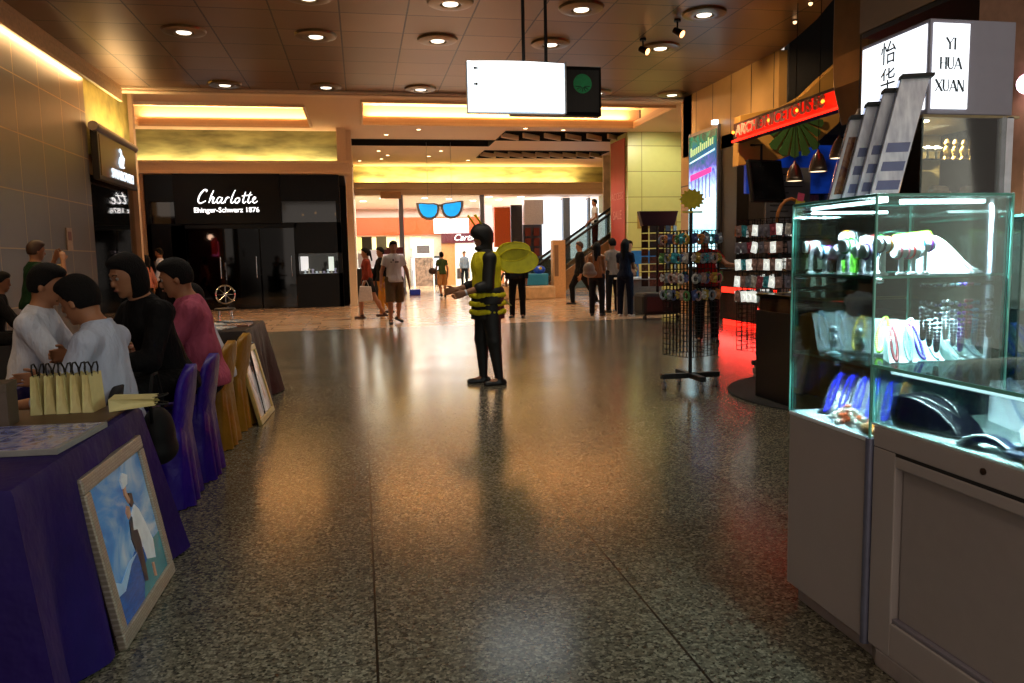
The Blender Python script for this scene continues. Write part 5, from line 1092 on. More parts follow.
t = thing('watch_pillow', 'small navy watch on a cushion at the counter right', 'watch', (1.60, 1.60, dk), .2); m = MB(); m.sphere((0, 0, .012), (.03, .045, .014)); m.build('cushion', mat('navy velvet', '#18243e', .5), t, smooth='all'); m = MB(); m.lathe([(.014, 0), (.014, .006)], 18, T=Matrix.Translation((0, 0, .024))); m.build('watch_face', chrome, t)
t = thing('display_tray', 'tan gold wooden tray with white pad at the right picture edge of the counter', 'tray', (1.66, 1.50, dk), .0); m = MB(); m.box(-.1, .1, -.06, .06, 0, .016); m.build('tray_body', mat('tan wood', '#8a6a30', .4, var=.2, scale=30, stretch=(1, 8, 1)), t, bevel=.003); m = MB(); m.box(-.09, .09, -.05, .05, .016, .022); m.build('pad', mat('white pad', '#b8c0c8', .6), t, bevel=.002)
m = MB(); m.lathe([(.045, 0), (.05, .03), (.04, .05), (.0, .055)], 24, T=Matrix.Translation((1.78, 1.72, dk))); o = m.build('white_bust_base', wdisp, smooth=True); tag(o, 'round white display base behind the navy arch', 'display stand')
for i in range(8):
    m = MB(); m.sphere((1.62 + .03*(i % 4) + .02*(i//4), 2.02 - .02*(i % 3), dk + .006), .006, 8, 6); o = m.build('loose_pearl', bead('#e8ecf4'), smooth='all'); tag(o, 'small pearl on the white counter deck near the glass corner', 'pearl', 'loose pearls on the counter deck')
for i in range(2):
    ramp(1.95, 1.90 - .22*i, dk, .2, .16, .12, -.3, wdisp, ['white necklace ramp deep inside the counter, farther one', 'white necklace ramp deep inside the counter, nearer one'][i], 'white ramps', (bead('#c0d0e8'), bead('#8ab0e8')), rows=2)
# blue beads in the second tower
for i in range(5):
    ramp(2.13 + .09*i, 2.22, .93, .08, .14, .10, 0, ndisp, 'black ramp of blue beads in the right edge tower', 'blue bead ramps', (bead('#1a3aa8', .1),))
# upper lit sign box and upper display
t = thing('shop_sign_box', 'grey sign box with two lit white panels and shop name above the jewellery case', 'sign', (1.895, 2.34, 1.757))
m = MB(); m.box(0, .335, 0, .36, 0, .312); m.build('box_body', mat('grey sign laminate', '#8d8a98', .5, var=.03), t, bevel=.004)
pan = lit('lit name panel', '#f2f8ff', 1.7)
m = MB(); m.box(.012, .150, -.004, .0, .018, .297); m.build('front_panel', pan, t); m = MB(); m.box(-.004, 0, .012, .348, .018, .297); m.build('side_panel', pan, t)
ltr = mat('slate letters', '#4a5a62', .5)
SER = {'Y': [(0, 1, .45, .5, 1), (.9, 1, .45, .5, .45), (.45, .52, .45, 0, 1)], 'I': [(.15, 0, .15, 1, 1)], 'H': [(.12, 0, .12, 1, 1), (.78, 0, .78, 1, 1), (.12, .5, .78, .5, .4)],
       'U': [(.12, 1, .12, .25, 1), (.12, .28, .28, .03, .7), (.28, .03, .6, .03, .5), (.6, .03, .76, .28, .45), (.76, .25, .76, 1, .45)], 'A': [(.0, 0, .42, 1, .45), (.42, 1, .88, 0, 1.1), (.17, .34, .70, .34, .4)],
       'X': [(.02, 1, .85, 0, 1.1), (.82, 1, .03, 0, .45)], 'N': [(.1, 0, .1, 1, .45), (.1, 1, .82, 0, 1.1), (.82, 0, .82, 1, .45)]}
SERF = {'Y': [(0, 1), (.9, 1), (.45, 0)], 'I': [(.15, 0), (.15, 1)], 'H': [(.12, 0), (.12, 1), (.78, 0), (.78, 1)], 'U': [(.12, 1), (.76, 1)], 'A': [(0, 0), (.88, 0)], 'X': [(.02, 1), (.85, 0), (.82, 1), (.03, 0)], 'N': [(.1, 0), (.1, 1), (.82, 1)]}
WID = {'Y': .95, 'I': .34, 'H': .95, 'U': .92, 'A': .92, 'X': .9, 'N': .96}
def serif(mb, word, cx, y, h):
    tot = sum(WID[c] for c in word) * h * .8; x = cx - tot/2
    for c in word:
        for (x0, y0, x1, y1, w) in SER[c]:
            a = Vector((x + x0*h*.8, y + y0*h)); b = Vector((x + x1*h*.8, y + y1*h)); d = (b - a).normalized(); n = Vector((-d.y, d.x)) * (.095*h*w)
            mb.prism([tuple(a - n), tuple(b - n), tuple(b + n), tuple(a + n)], 0, .0012)
        for (sx, sy) in SERF[c]: mb.box(x + sx*h*.8 - .13*h, x + sx*h*.8 + .13*h, y + sy*h - .02*h, y + sy*h + .02*h, 0, .0012)
        x += WID[c]*h*.8
for w_, zz in (('YI', .212), ('HUA', .148), ('XUAN', .075)): m = MB(basis((.08, -.0045, 0), (1, 0, 0), (0, 0, 1), (0, -1, 0))); serif(m, w_, 0, zz, .038); m.build('name_letters', ltr, t)
SP = basis((-.0045, .19, 0), (0, -1, 0), (0, 0, 1), (-1, 0, 0))
for i, ch in enumerate('怡华轩'): text(ch, 'chinese_character', ltr, t, SP @ Matrix.Translation((-.01, .245 - i*.092, .0)), .085, .0012)
U = thing('upper_display_case', 'small warm lit glass case of golden figurines under the name sign', 'display case', (1.88, 2.34, 1.476))
for (a, b, c, d, n_, mm) in ((0, .38, .37, .38, 'mirror_back', mat('warm case back', '#8a7850', .3, .3)), ): m = MB(); m.box(a, b, c, d, 0, .28); m.build(n_, mm, U)
m = MB(); m.box(0, .004, 0, .37, 0, .28); m.box(0, .33, 0, .004, 0, .28); m.build('glass_pane', pane, U)
m = MB(); m.box(.33, .36, -.0, .03, 0, .28); m.box(.31, .33, .0, .01, 0, .28); m.build('frame_post', mat('white frame post', '#d8d8e4', .4), U, bevel=.003)
m = MB(); m.box(.005, .33, .05, .36, .135, .14); sh = m.build('shelf', mat('dark glass shelf', '#10100e', .1), U)
m = MB(); m.box(.0, .38, .0, .38, .272, .28); m.build('case_ceiling', mat('case ceiling', '#c8b088', .5), U); m = MB(); m.lathe([(.022, -.004), (.024, 0)], 18, T=Matrix.Translation((.06, .08, .272))); m.build('spot_lamp', lit('warm spot', '#fff0d0', 10), U)
area((1.98, 2.48, 1.735), .15, .15, 24, (1, .82, .55), name='case_light')
gold = mat('gold figurine', '#c09a50', .3, .7, var=.3, scale=40); ros = mat('rose flower', '#d8a890', .5, var=.3, scale=60)
for i in range(9):
    x = 1.90 + .034*i; zz = 1.476 + (.1405); m = MB(); 
    if i < 4:
        for k_ in range(6): a = 2*PI*k_/6; m.sphere((x + .012*math.cos(a), 2.42 + .012*math.sin(a), zz + .035), (.009, .009, .007), 8, 5)
        m.sphere((x, 2.42, zz + .04), .008, 8, 5); m.cyl((x, 2.42, zz), (x, 2.42, zz + .035), .004, 8); o = m.build('flower_ornament', mat('white flower', '#e8dcc8', .5), smooth='all'); tag(o, 'white flower ornament on the shelf of the upper case, %s from the left' % ('first', 'second', 'third', 'fourth')[i], 'ornament', 'flower ornaments')
    else:
        m.lathe([(.014, 0), (.008, .01), (.013, .03), (.006, .045), (.010, .055), (.004, .068)], 12, T=Matrix.Translation((x, 2.41, zz))); o = m.build('gold_figurine', gold, smooth=True); tag(o, 'small gold figurine on the shelf of the upper case, %s from the left' % ('first', 'second', 'third', 'fourth', 'fifth')[i - 4], 'figurine', 'gold figurines')
for i, x in enumerate((2.0, 2.13)):
    m = MB()
    for k_ in range(16): a = 2*PI*k_/8 + k_//8*.4; r = .035 if k_ < 8 else .02; m.sphere((x + r*math.cos(a), 2.4 + r*math.sin(a)*.6, 1.49 + (.02 if k_ > 7 else 0)), (.018, .014, .014), 8, 5)
    o = m.build('shell_ornament', mat('pink shell', '#e0b8a0', .4, var=.2, scale=50), smooth='all'); tag(o, ['large pale pink shell ornament on the case floor, left', 'smaller pale shell ornament on the case floor, right'][i], 'ornament', 'shell ornaments')
# brochure rack
t = thing('brochure_rack', 'stepped clear acrylic brochure rack with black caps on the glass tower', 'rack', (1.60, 2.44, 1.476), 0)
brm = mat('grey brochure', '#dcdff0', .4, var=.25, scale=14, stretch=(4, 4, 1)); brp = print_mat('brochure photo', ['#1a1010', '#5a2a1a', '#8a5a30', '#202438'], 18, (1, 1, 1))
for i in range(4):
    ox, oy, oz = .012*i, -.056*i, .0; hh = .285 + .033*i
    M = basis((ox, oy, 0), (1, -.35, 0), (.27, 0, 1), (-.35, -1, .09))
    m = MB(M); m.box(-.005, .085, 0, hh + oz, -.005, .0); m.build('acrylic_pocket', glass('acrylic', '#d8dce8', .08, 1.2), t)
    m = MB(M); m.box(0, .08, .004, hh + oz - .012, .0, .012); q_ = m.build('brochure', brm if i else mat('pale brochure', '#c8c8cc', .4), t)
    m = MB(M); m.box(-.006, .088, hh + oz - .012, hh + oz, -.004, .03); m.build('black_cap', blackm, t, bevel=.002)
    if i == 0: m = MB(M); m.box(.008, .05, .02, hh*.75, .012, .013); m.build('cover_photo', brp, q_)
    for j in range(3): m = MB(M); m.box(.052 if i == 0 else .01, .075, .02 + j*.06, .05 + j*.06, .012, .0128); m.build('print_block', mat('blue grey print', '#6a7298', .5), q_)

# ================================================================ RIGHT BACKGROUND
m = MB(); m.box(3.0, 4.6, 1.5, 4.3, 2.6, 4.7); struct('wall_bulkhead', m, mat('beige bulkhead', '#8f7358', .6, var=.05)); m = MB(); m.box(3.01, 4.59, 1.51, 4.29, 2.57, 2.6); struct('trim_8', m, mat('dark bulkhead underside', '#1a120c', .5))
m = MB(); m.box(2.98, 3.4, 3.05, 3.35, 0, 2.55); struct('wall_pier', m, mat('peach pier', '#b08870', .5)); m = MB(); m.cyl((3.0, 3.0, 2.1), (3.0, 3.0, 2.6), .05, 16); o = m.build('bronze_pipe', bronze, smooth=True); tag(o, 'short bronze pipe under the bulkhead at the top right edge', 'pipe')
t = thing('wall_lamp', 'small glowing pinkish globe lamp on the peach pier at the right edge', 'lamp', (2.95, 3.02, 2.03)); m = MB(); m.sphere((0, 0, 0), .045); m.build('globe', lit('pink globe', '#ffd0e8', 5), t, smooth='all'); m = MB(); m.cyl((0, .02, 0), (0, .05, 0), .02); m.build('mount', bronze, t); point((2.93, 2.9, 2.0), 2.5, (1, .75, .7), .04)
# bronze arch column at Y 7
m = MB(basis((.30, 7.2, 0), (1, 0, 0), (0, 0, 1), (0, -1, 0)))
m.prism([(4.62, 5.6), (4.62, 3.3), (4.64, 3.0), (4.74, 2.62), (4.82, 2.75), (4.93, 2.95), (5.2, 3.13), (5.6, 3.22), (6.4, 3.26), (6.4, 5.6)], -.3, .3); o = m.build('arch_column', mat('brushed bronze cladding', '#7a5a38', .3, .7, var=.25, scale=2.5), bevel=.02); tag(o, 'curved bronze arch column sweeping down from the dark ceiling', 'column')
# curved ochre bulkhead with palm leaf
m = MB(basis((0, 11.9, 0), (1, 0, 0), (0, 0, 1), (0, -1, 0)))
out = [(5.63, 2.62), (6.34, 2.72), (6.87, 2.92), (7.29, 3.26), (7.5, 3.7), (7.5, 3.95), (7.3, 4.2), (7.0, 3.96), (6.69, 3.68), (6.34, 3.5), (5.65, 3.36)]
m.prism([(a*1.082, 1.3 + (b - 1.3)*1.082) for a, b in out], -.1, .1); cbk = m.build('curved_fascia', mat('ochre fascia', '#b8843c', .5, var=.12, scale=3), bevel=.01); tag(cbk, 'ochre curved fascia board with green palm leaf behind the red sign', 'sign board')
m = MB(basis((7.08, 11.78, 3.5), (1, 0, 0), (0, 0, 1), (0, -1, 0)))
for i in range(9):
    a = -PI + PI * (i + .5) / 9; r = .62 if 1 < i < 7 else .5; m.prism([(0, 0), (r*math.cos(a - .13), r*math.sin(a - .13)), (r*1.05*math.cos(a), r*1.05*math.sin(a)), (r*math.cos(a + .13), r*math.sin(a + .13))], 0, .015)
m.build('palm_leaf', mat('palm green', '#3a5a24', .6), cbk)
# red neon sign
t = thing('red_channel_sign', 'slanting red glowing shop sign with pale block letters', 'sign', (6.0, 10.35, 3.22))
m = MB(); m.box(0, .15, -1.5, 1.45, -.13, .17); m.build('sign_box', mat('dark maroon box', '#3a0c08', .4), t, bevel=.01)
m = MB(); m.box(-.012, 0, -1.48, 1.28, -.12, .12); m.build('red_face', lit('red glow face', '#ff1a08', .9), t); m = MB(); m.cyl((-.03, -1.46, -.115), (-.03, 1.42, -.115), .018, 8); m.build('neon_tube', lit('red neon', '#ff2010', 4), t, smooth=True)
for wd, yy in (('ARCHE', .88), ('ONICETOUS', -.12), ('88', -1.0)): text(wd, 'channel_letters', mat('pale tan letters', '#c0a088', .4), t, basis((-.04, yy, .02), (0, -1, 0), (0, 0, 1), (-1, 0, 0)), .23, .012, bold=.006, space=1.12)
for i, y in enumerate((-1.1, -.5, .25, 1.35)): m = MB(); m.sphere((-.05, y, .02), .025, 8, 6); m.build('orange_bulb', lit('orange bulb', '#ff7a20', 6), t, smooth='all')
for q in (-.1, .1): m = MB(); m.cyl((.08, -1.45, q), (-.55, -3.0, q + .02), .018); m.build('bracket', blackm, t)
# lightbox poster
t = thing('poster_lightbox', 'tall glowing blue white poster lightbox on the right wall', 'lightbox', (7.03, 15.0, 0))
m = MB(); m.box(-.04, .02, -.62, .78, 1.0, 3.85); m.build('lightbox_frame', mat('grey frame', '#6a6a70', .3, .6), t, bevel=.008)
def poster_mat():
    m = bpy.data.materials.new('poster print'); m.use_nodes = True; nt = m.node_tree; b = nt.nodes['Principled BSDF']; N = nt.nodes.new; L = nt.links.new
    g = N('ShaderNodeTexCoord'); sp = N('ShaderNodeSeparateXYZ'); L(g.outputs['Object'], sp.inputs[0])
    nz = N('ShaderNodeTexNoise'); nz.inputs['Scale'].default_value = 3.5; nz.inputs['Distortion'].default_value = 1.5; L(g.outputs['Object'], nz.inputs['Vector'])
    a = N('ShaderNodeMath'); a.operation = 'MULTIPLY_ADD'; a.inputs[1].default_value = .8; L(nz.outputs[0], a.inputs[0]); L(sp.outputs[2], a.inputs[2])
    mr = N('ShaderNodeMapRange'); mr.inputs[1].default_value = 1.6; mr.inputs[2].default_value = 4.3; L(a.outputs[0], mr.inputs[0])
    r = N('ShaderNodeValToRGB'); e = r.color_ramp.elements; e[0].position = 0; e[0].color = hexc('#d8f8ff'); e[1].position = 1; e[1].color = hexc('#0a1a18')
    for p, c in ((.2, '#9aeaff'), (.45, '#c8f4ff'), (.58, '#8aa8e0'), (.68, '#4a4a9a'), (.78, '#0e4a6a'), (.9, '#1a5a40')): x = e.new(p); x.color = hexc(c)
    L(mr.outputs[0], r.inputs[0]); L(r.outputs[0], b.inputs['Base Color']); L(r.outputs[0], b.inputs['Emission Color']); b.inputs['Emission Strength'].default_value = 1.9; b.inputs['Roughness'].default_value = .2
    return m
m = MB(); m.box(-.05, -.04, -.56, .72, 1.05, 3.78); m.build('poster', poster_mat(), t)
PM = basis((-.055, .08, 0), (0, -1, 0), (0, 0, 1), (-1, 0, 0))
for i in range(12): m = MB(PM @ Matrix.Translation((-.55 + i*.092, 3.36 + i*.012, 0))); m.box(0, .06, 0, .13 + .05*(i in (0, 5, 9)), 0, .003); m.build('poster_mark', lit('pale green marks', '#b8d890', .8), t)
m = MB(PM); m.prism([(-.6, 3.22), (.6, 3.36), (.6, 3.40), (-.6, 3.25)], 0, .003); m.build('white_streak', lit('pale streak', '#c0f0ff', 1.0), t)
m = MB(PM); m.prism([(-.55, 2.85), (.45, 2.95), (.45, 3.05), (-.55, 2.98)], 0, .003); m.build('pink_band', lit('pink awning', '#f040b0', .8), t); m = MB(PM)
for i in range(6): m.box(-.5 + i*.17, -.46 + i*.17, 2.45, 2.9, 0, .003)
m.build('window_bars', mat('violet bars', '#6a60a8', .4, emit=.6), t)
m = MB(); m.box(-.15, -.05, -.66, -.55, 3.84, 3.92); m.build('corner_lamp', lit('white lamp', '#f0f8ff', 3), t)
# suspended television
t = thing('television', 'dark flat television tilted down from the shop ceiling', 'television', (6.38, 11.5, 2.78), .2)
R_ = Matrix.Rotation(-.2, 4, 'X'); m = MB(R_); m.box(-.33, .33, -.03, .05, -.68, 0); m.build('screen_housing', blackm, t, bevel=.01); m = MB(R_); m.box(-.3, .3, -.035, -.03, -.64, -.04); m.build('screen', mat('glossy screen', '#1c1e20', .12, var=.7, scale=5), t); m = MB(); m.tube([(0, .06, -.1), (0, .06, .25), (0, .32, .28)], .02, 8); m.build('mount_arm', blackm, t)
# blue menu board, side shelves
m = MB(); m.box(6.35, 9.3, 12.0, 12.1, 2.3, 3.1); o = m.build('blue_backlight_board', mat('blue backlit board', '#0a38a0', .5, var=.9, scale=1.6, emit=.4), bevel=.01); tag(o, 'blue glowing wall board behind the pendant lamps', 'lightbox')
t = thing('menu_board', 'grey menu board of small text below the blue board', 'sign', (6.95, 11.8, 2.1)); m = MB(); m.box(-.35, .45, 0, .04, -.5, .6); m.build('board', mat('grey menu', '#5a5a60', .5), t, bevel=.005)
m = MB(); 
for i in range(9): m.box(-.28, .05 + .25*((i*7) % 3)/2, -.006, 0, .48 - i*.1, .50 - i*.1)
m.build('text_lines', mat('dark print lines', '#1e1e24', .6), t)
lampm = mat('aluminium lamp', '#9a8a78', .28, .8)
for i, (x, y, z, s_) in enumerate(((6.02, 10.0, 2.42, 1), (6.06, 9.5, 2.5, 1.05), (5.9, 8.8, 2.58, 1.0), (4.55, 6.5, 2.42, 1.15))):
    t = thing('pendant_lamp', ['bell pendant lamp, farthest left of the row over the food counter', 'bell pendant lamp, second from the left over the food counter', 'bell pendant lamp, third from the left over the food counter', 'largest bell pendant lamp beside the brochure rack'][i], 'lamp', (x, y, z), 0, 'bell pendant lamps')
    m = MB(); m.lathe([(.115*s_, -.12*s_), (.105*s_, -.06*s_), (.085*s_, .02*s_), (.055*s_, .09*s_), (.02*s_, .13*s_), (.012, .16*s_)], 24, cap=False); m.build('shade', lampm, t, smooth='all', solid=.004)
    m = MB(); m.lathe([(.10*s_, -.115*s_), (.10*s_, -.105*s_)], 24); m.build('glowing_disc', lit('warm lamp glow', '#ffe0b0', 2.4), t); m = MB(); m.cyl((0, 0, .14*s_), (0, 0, (5.6 if i < 3 else 5.4) - z), .006, 6); m.build('cable', blackm, t)
    spot((x, y, z - .13), 6, 110, (1, .8, .5), name='pendant_light')
# food counter with red light strips
t = thing('food_counter', 'dark shop counter with glowing red light strips along its front', 'counter', (6.6, 11.5, 0))
m = MB(); m.box(0, .56, -1.85, 1.85, .1, 1.0); m.build('counter_body', mat('dark red counter', '#1c0806', .3, var=.3), t, bevel=.01); m = MB(); m.box(-.04, .58, -1.88, 1.88, 1.0, 1.04); m.build('counter_top', mat('dark stone top', '#1c1614', .2), t, bevel=.006)
m = MB(); m.box(-.02, 0, -1.84, 1.84, .60, .70); m.build('red_strip', lit('red strip', '#ff2a1a', 3), t); m = MB(); m.box(.02, .06, -1.84, 1.84, .0, .1); m.build('base_strip', lit('red base strip', '#ff2418', 3.2), t)
for i in range(6): m = MB(); m.box(-.012, 0, -1.8 + i*.6, -1.3 + i*.6, .15, .54); m.build('front_print', mat('dark printed panel', '#3a1a18', .4, var=.8, scale=18), t)
area((6.5, 11.5, .35), .1, 3.6, 34, (1, .05, .04), (-1, 0, -.6), 'red_strip_light')
# shelves of goods inside the shop
random.seed(11)
t = thing('goods_wall', 'dark slatted shop wall with framed goods behind the racks', 'shelf', (7.6, 13.2, 0))
m = MB(); m.box(-.38, 1.9, -.3, -.2, 0, 2.9); m.build('back_panel', mat('dark slat wall', '#15110f', .5), t)
for j in range(9): m = MB(); m.box(-.38, 1.9, -.33, -.3, .4 + j*.28, .42 + j*.28); m.build('slat', mat('slat edge', '#3a302a', .5), t)
k = 0
for j in range(7):
    for i in range(4):
        m = MB(); c = random.choice(('#5a2a20', '#7a5a4a', '#8a8078', '#4a4a58', '#9a4a30', '#303038')); x = 7.26 + i*.35; z = .72 + j*.28
        m.box(x, x + .24, 12.80, 12.87, z, z + .22); o = m.build('packaged_item', mat('package ' + c, c, .4, var=.5, scale=20), bevel=.004); tag(o, 'small packaged item hanging on the dark slatted shop wall', 'packaged goods', 'packages on the slatted wall')
# accessory spinner rack with star card (nearest)
GOODS = [mat('goods ' + c, c, .35, .1, var=.4, scale=40) for c in ('#8a9098', '#b08a80', '#40a0b0', '#b89a40', '#a84a58', '#d0c8c0', '#505a88', '#5a8a50', '#c07840')]
def wire_rack(label, x, y, h, w, z0, rows, body, dens, glabel, gname, cat, cards=False, seed=2, card_rows=None):
    rnd = random.Random(seed)
    t = thing('spinner_rack', label, 'rack', (x, y, 0)); bm_ = mat('black wire', '#1a1a1a', .4, .3)
    m = MB(); m.cyl((0, 0, .13), (0, 0, h), .018, 14); m.build('pole', bm_, t, smooth=True)
    m = MB(); m.box(-.30, .30, -.03, .03, .10, .15); m.box(-.03, .03, -.30, .30, .10, .15); m.build('cross_base', bm_, t, bevel=.005)
    for (a, b) in ((-.27, 0), (.27, 0), (0, -.27), (0, .27)):
        m = MB(); m.cyl((a - .012, b, .036), (a + .012, b, .036), .036, 16); m.cyl((a, b, .05), (a, b, .11), .010); m.build('caster', mat('grey caster', '#8a8a90', .3, .5), t, smooth=True)
    ang = .35
    m = MB(Matrix.Rotation(ang, 4, 'Z'))
    for q in range(4):
        M = Matrix.Rotation(q*PI/2, 4, 'Z'); n_ = 9
        for i in range(n_): xx = -w/2 + w*i/(n_-1); m.box(xx - .0032, xx + .0032, w/2 - .0032, w/2 + .002, z0, body, T=M)
        kz = int((body - z0)/.05)
        for i in range(kz + 1): zz = z0 + (body - z0)*i/kz; m.box(-w/2, w/2, w/2 - .002, w/2 + .002, zz - .003, zz + .003, T=M)
    m.build('wire_grid', bm_, t)
    M0 = Matrix.Translation((x, y, 0)) @ Matrix.Rotation(ang, 4, 'Z'); cnt = 0
    for r in rows:
        for q in (0, 2, 3, 1):
            for i in range(dens):
                xx = -w/2 + w*(i + .5)/dens; P = M0 @ Matrix.Rotation(q*PI/2, 4, 'Z') @ Matrix.Translation((xx, w/2 + .018 + rnd.uniform(0, .02), r))
                P = P @ Matrix.Rotation(rnd.uniform(-.25, .25), 4, 'Y'); mm = GOODS[rnd.randrange(9)] if not cards else (mat(*rnd.choice((('white card', '#b0a8a0', .5), ('pinkish card', '#a08078', .5), ('grey card', '#787480', .5)))) if rnd.random() < .72 else GOODS[rnd.randrange(9)])
                g = MB(P @ Matrix.Scale(1.35, 4)); hh = .09
                if cards: g.box(-.028, .028, -.004, .004, -.085, 0); g.cyl((0, -.02, -.004), (0, .0, -.004), .002, 5); g.sphere((0, .008, -.045), (.018, .008, .022), 8, 5)
                elif cnt % 3 == 0: g.tube([(.026*math.cos(a), 0, -.04 + .03*math.sin(a)) for a in [2*PI*k_/14 for k_ in range(14)]], .008, 6, closed=True)
                elif cnt % 3 == 1: g.box(-.024, .024, -.003, .003, -.07, 0); g.sphere((0, .01, -.04), (.02, .012, .02), 8, 5)
                else:
                    for k_ in range(5): g.sphere((.013*math.cos(k_*1.26), .005, -.035 + .02*math.sin(k_*1.26)), .011, 6, 4)
                o = g.build(gname, mm, smooth=True); tag(o, glabel, cat, glabel); cnt += 1
    return t
t = wire_rack('black wire accessory rack on casters with yellow star card, nearest on open floor', 3.13, 7.0, 1.72, .37, .33, (1.50, 1.32, 1.13, .97), 1.53, 7, 'small hair accessory hanging on the nearest wire rack', 'hair_accessory', 'accessory')
m = MB(basis((0, -.02, 1.83), (1, 0, 0), (0, 0, 1), (0, -1, 0)))
m.prism([((.115 if i % 2 == 0 else .088)*math.cos(2*PI*i/28)*1.15, (.115 if i % 2 == 0 else .088)*math.sin(2*PI*i/28)*.9) for i in range(28)], 0, .008); m.box(-.1, .1, -.13, -.115, -.0, .02); sc_ = m.build('star_card', mat('mustard star card', '#f0dc30', .6), t)
m = MB(); m.cyl((0, 0, 1.7), (0, 0, 1.8), .012); m.build('card_post', blackm, t)
wire_rack('wire rack full of white carded jewellery beside the dark glass counter', 4.42, 7.6, 1.6, .62, .25, (1.60, 1.42, 1.24, 1.06, .9), 1.66, 8, 'white carded trinket hanging on the rack behind the dark counter', 'carded_trinket', 'trinket', cards=True, seed=5)
t = thing('gift_tag_sign', 'yellow and pink paper tag atop the white-card rack', 'sign', (4.42, 7.4, 1.62)); m = MB(); m.tube([(-.16 + .0*i, 0, 0) if i == 0 else (-.16*math.cos(PI*i/8), 0, .24*math.sin(PI*i/8)) for i in range(9)], .018, 8); m.build('orange_hoop', mat('orange hoop', '#a8601a', .5), t, smooth='all')
m = MB(basis((.06, -.06, .16), (1, 0, -.2), (.2, 0, 1), (0, -1, 0))); m.box(-.05, .05, -.12, .06, 0, .006); m.build('yellow_tag', mat('yellow tag', '#d8c020', .5), t); m = MB(basis((.06, -.06, .16), (1, 0, -.2), (.2, 0, 1), (0, -1, 0))); m.box(-.04, .03, .05, .13, 0, .007); m.build('pink_tag', mat('pink tag', '#e04a70', .5), t)
# dark counter with lit glass top and curved mat
m = MB(); m.lathe([(1.25, 0), (1.25, .012), (1.2, .018)], 64, T=Matrix.Translation((4.55, 6.25, 0))); o = m.build('floor_mat', mat('dark carpet mat', '#1e1c1a', .9, var=.4, scale=60, bump=.4, bscale=150)); tag(o, 'round dark floor mat under the black glass-topped counter', 'mat')
t = thing('dark_counter', 'black boxy counter with lit glass jewellery top beside the mat', 'display case', (3.47, 5.35, .018))
m = MB(); m.box(0, 1.0, 0, 1.0, 0, .78); m.build('counter_body', mat('black brown laminate', '#0e0a08', .35), t, bevel=.006); m = MB(); m.box(0, 1.0, 0, .006, .78, .92); m.box(0, .006, 0, 1.0, .78, .92); m.build('glass_pane', pane, t); m = MB(); m.box(-.004, 1.004, -.004, 1.004, .915, .925); m.build('glass_top', glass('warm glass top', '#d8d0a8', .03, 1.0), t)
m = MB(); m.box(0, .012, 0, 1.0, .905, .928); m.box(0, 1.0, .99, 1.0, .905, .928); m.box(0, 1, 0, .012, .905, .928); m.build('gold_rim', mat('brass rim', '#a89050', .3, .8), t)
area((3.55, 5.85, .90), .03, .9, 6, (1, .9, .6), (.5, 0, -1), 'counter_strip_light')
for i in range(22):
    m = MB(); x = 3.53 + .1*(i % 3); y = 5.42 + .125*(i//3); m.tube([(x + .03*math.cos(a), y + .04*math.sin(a), .80 + .008) for a in [2*PI*k_/12 for k_ in range(12)]], .008, 6, closed=True); o = m.build('bangle', mat('bangle %d' % (i % 3), ('#c8b050', '#4a9a90', '#b8b8b8')[i % 3], .25, .5), smooth='all'); tag(o, 'bangle lying in the lit top of the black counter', 'bangle', 'bangles in the black counter')
# farther spinner with dark base box
t = thing('spinner_rack', 'dark postcard spinner on black boxy base near the group', 'rack', (5.98, 15.0, 0))
m = MB(); m.box(-.42, .42, -.3, .3, .1, .55); m.build('base_box', blackm, t, bevel=.08)
for a in (-.35, .35): m = MB(); m.cyl((a - .02, -.2, .05), (a + .02, -.2, .05), .05, 14); m.build('caster', blackm, t, smooth=True)
m = MB(); m.cyl((0, 0, .55), (0, 0, 2.0), .03); m.build('pole', blackm, t, smooth=True)
m = MB(); m.prism([(-.34, 2.0), (.34, 2.0), (.42, 2.3), (-.42, 2.3)], -.08, .08, T=basis((0, 0, -.1), (1, 0, 0), (0, 0, 1), (0, -1, 0))); m.build('header_panel', mat('dark red header', '#3a0e0c', .4), t, bevel=.01)
rnd = random.Random(4)
for j in range(8):
    for i in range(5):
        m = MB(Matrix.Translation((5.98 - .32 + i*.16, 15.0 - .2 + .04*abs(i-2), .68 + j*.155)) @ Matrix.Rotation(.35*(i - 2), 4, 'Z')); m.box(-.07, .07, -.01, .01, 0, .135); c = rnd.choice(('#4a2014', '#2a1410', '#6a3a20', '#3a1a2a', '#5a4a3a')); o = m.build('postcard_pack', mat('pack ' + c, c, .4, var=.6, scale=25)); tag(o, 'dark red brown pack hanging on the farther spinner rack', 'packaged goods', 'packs on the farther spinner')
# ================================================================ PEOPLE
wsh = cloth('white cotton shirt', '#c4c8d6'); wsh2 = cloth('pale blue white shirt', '#b4bcd0'); pinks = cloth('pink check shirt', '#b0556e', var=.2); blk = cloth('black cloth', '#0b0a0c'); dk_ = cloth('charcoal cloth', '#1a1a20')
navy = cloth('navy cloth', '#141a2e'); khaki = cloth('khaki cloth', '#5a4a34'); rust = cloth('rust cloth', '#7a2c18'); tanc = cloth('tan cloth', '#b07c48'); green = cloth('olive green cloth', '#3a4a28'); dgreen = cloth('dark green cloth', '#10301c')
yell = cloth('yellow felt', '#e0d428', var=.08); whitet = cloth('white jersey', '#c8c4c4'); bees = mat('black stretch knit', '#09090b', .6)
SIT = dict(th_r=(.12, 1, -.08), th_l=(-.12, 1, -.08), sh_r=(.02, .05, -1), sh_l=(-.02, .05, -1))
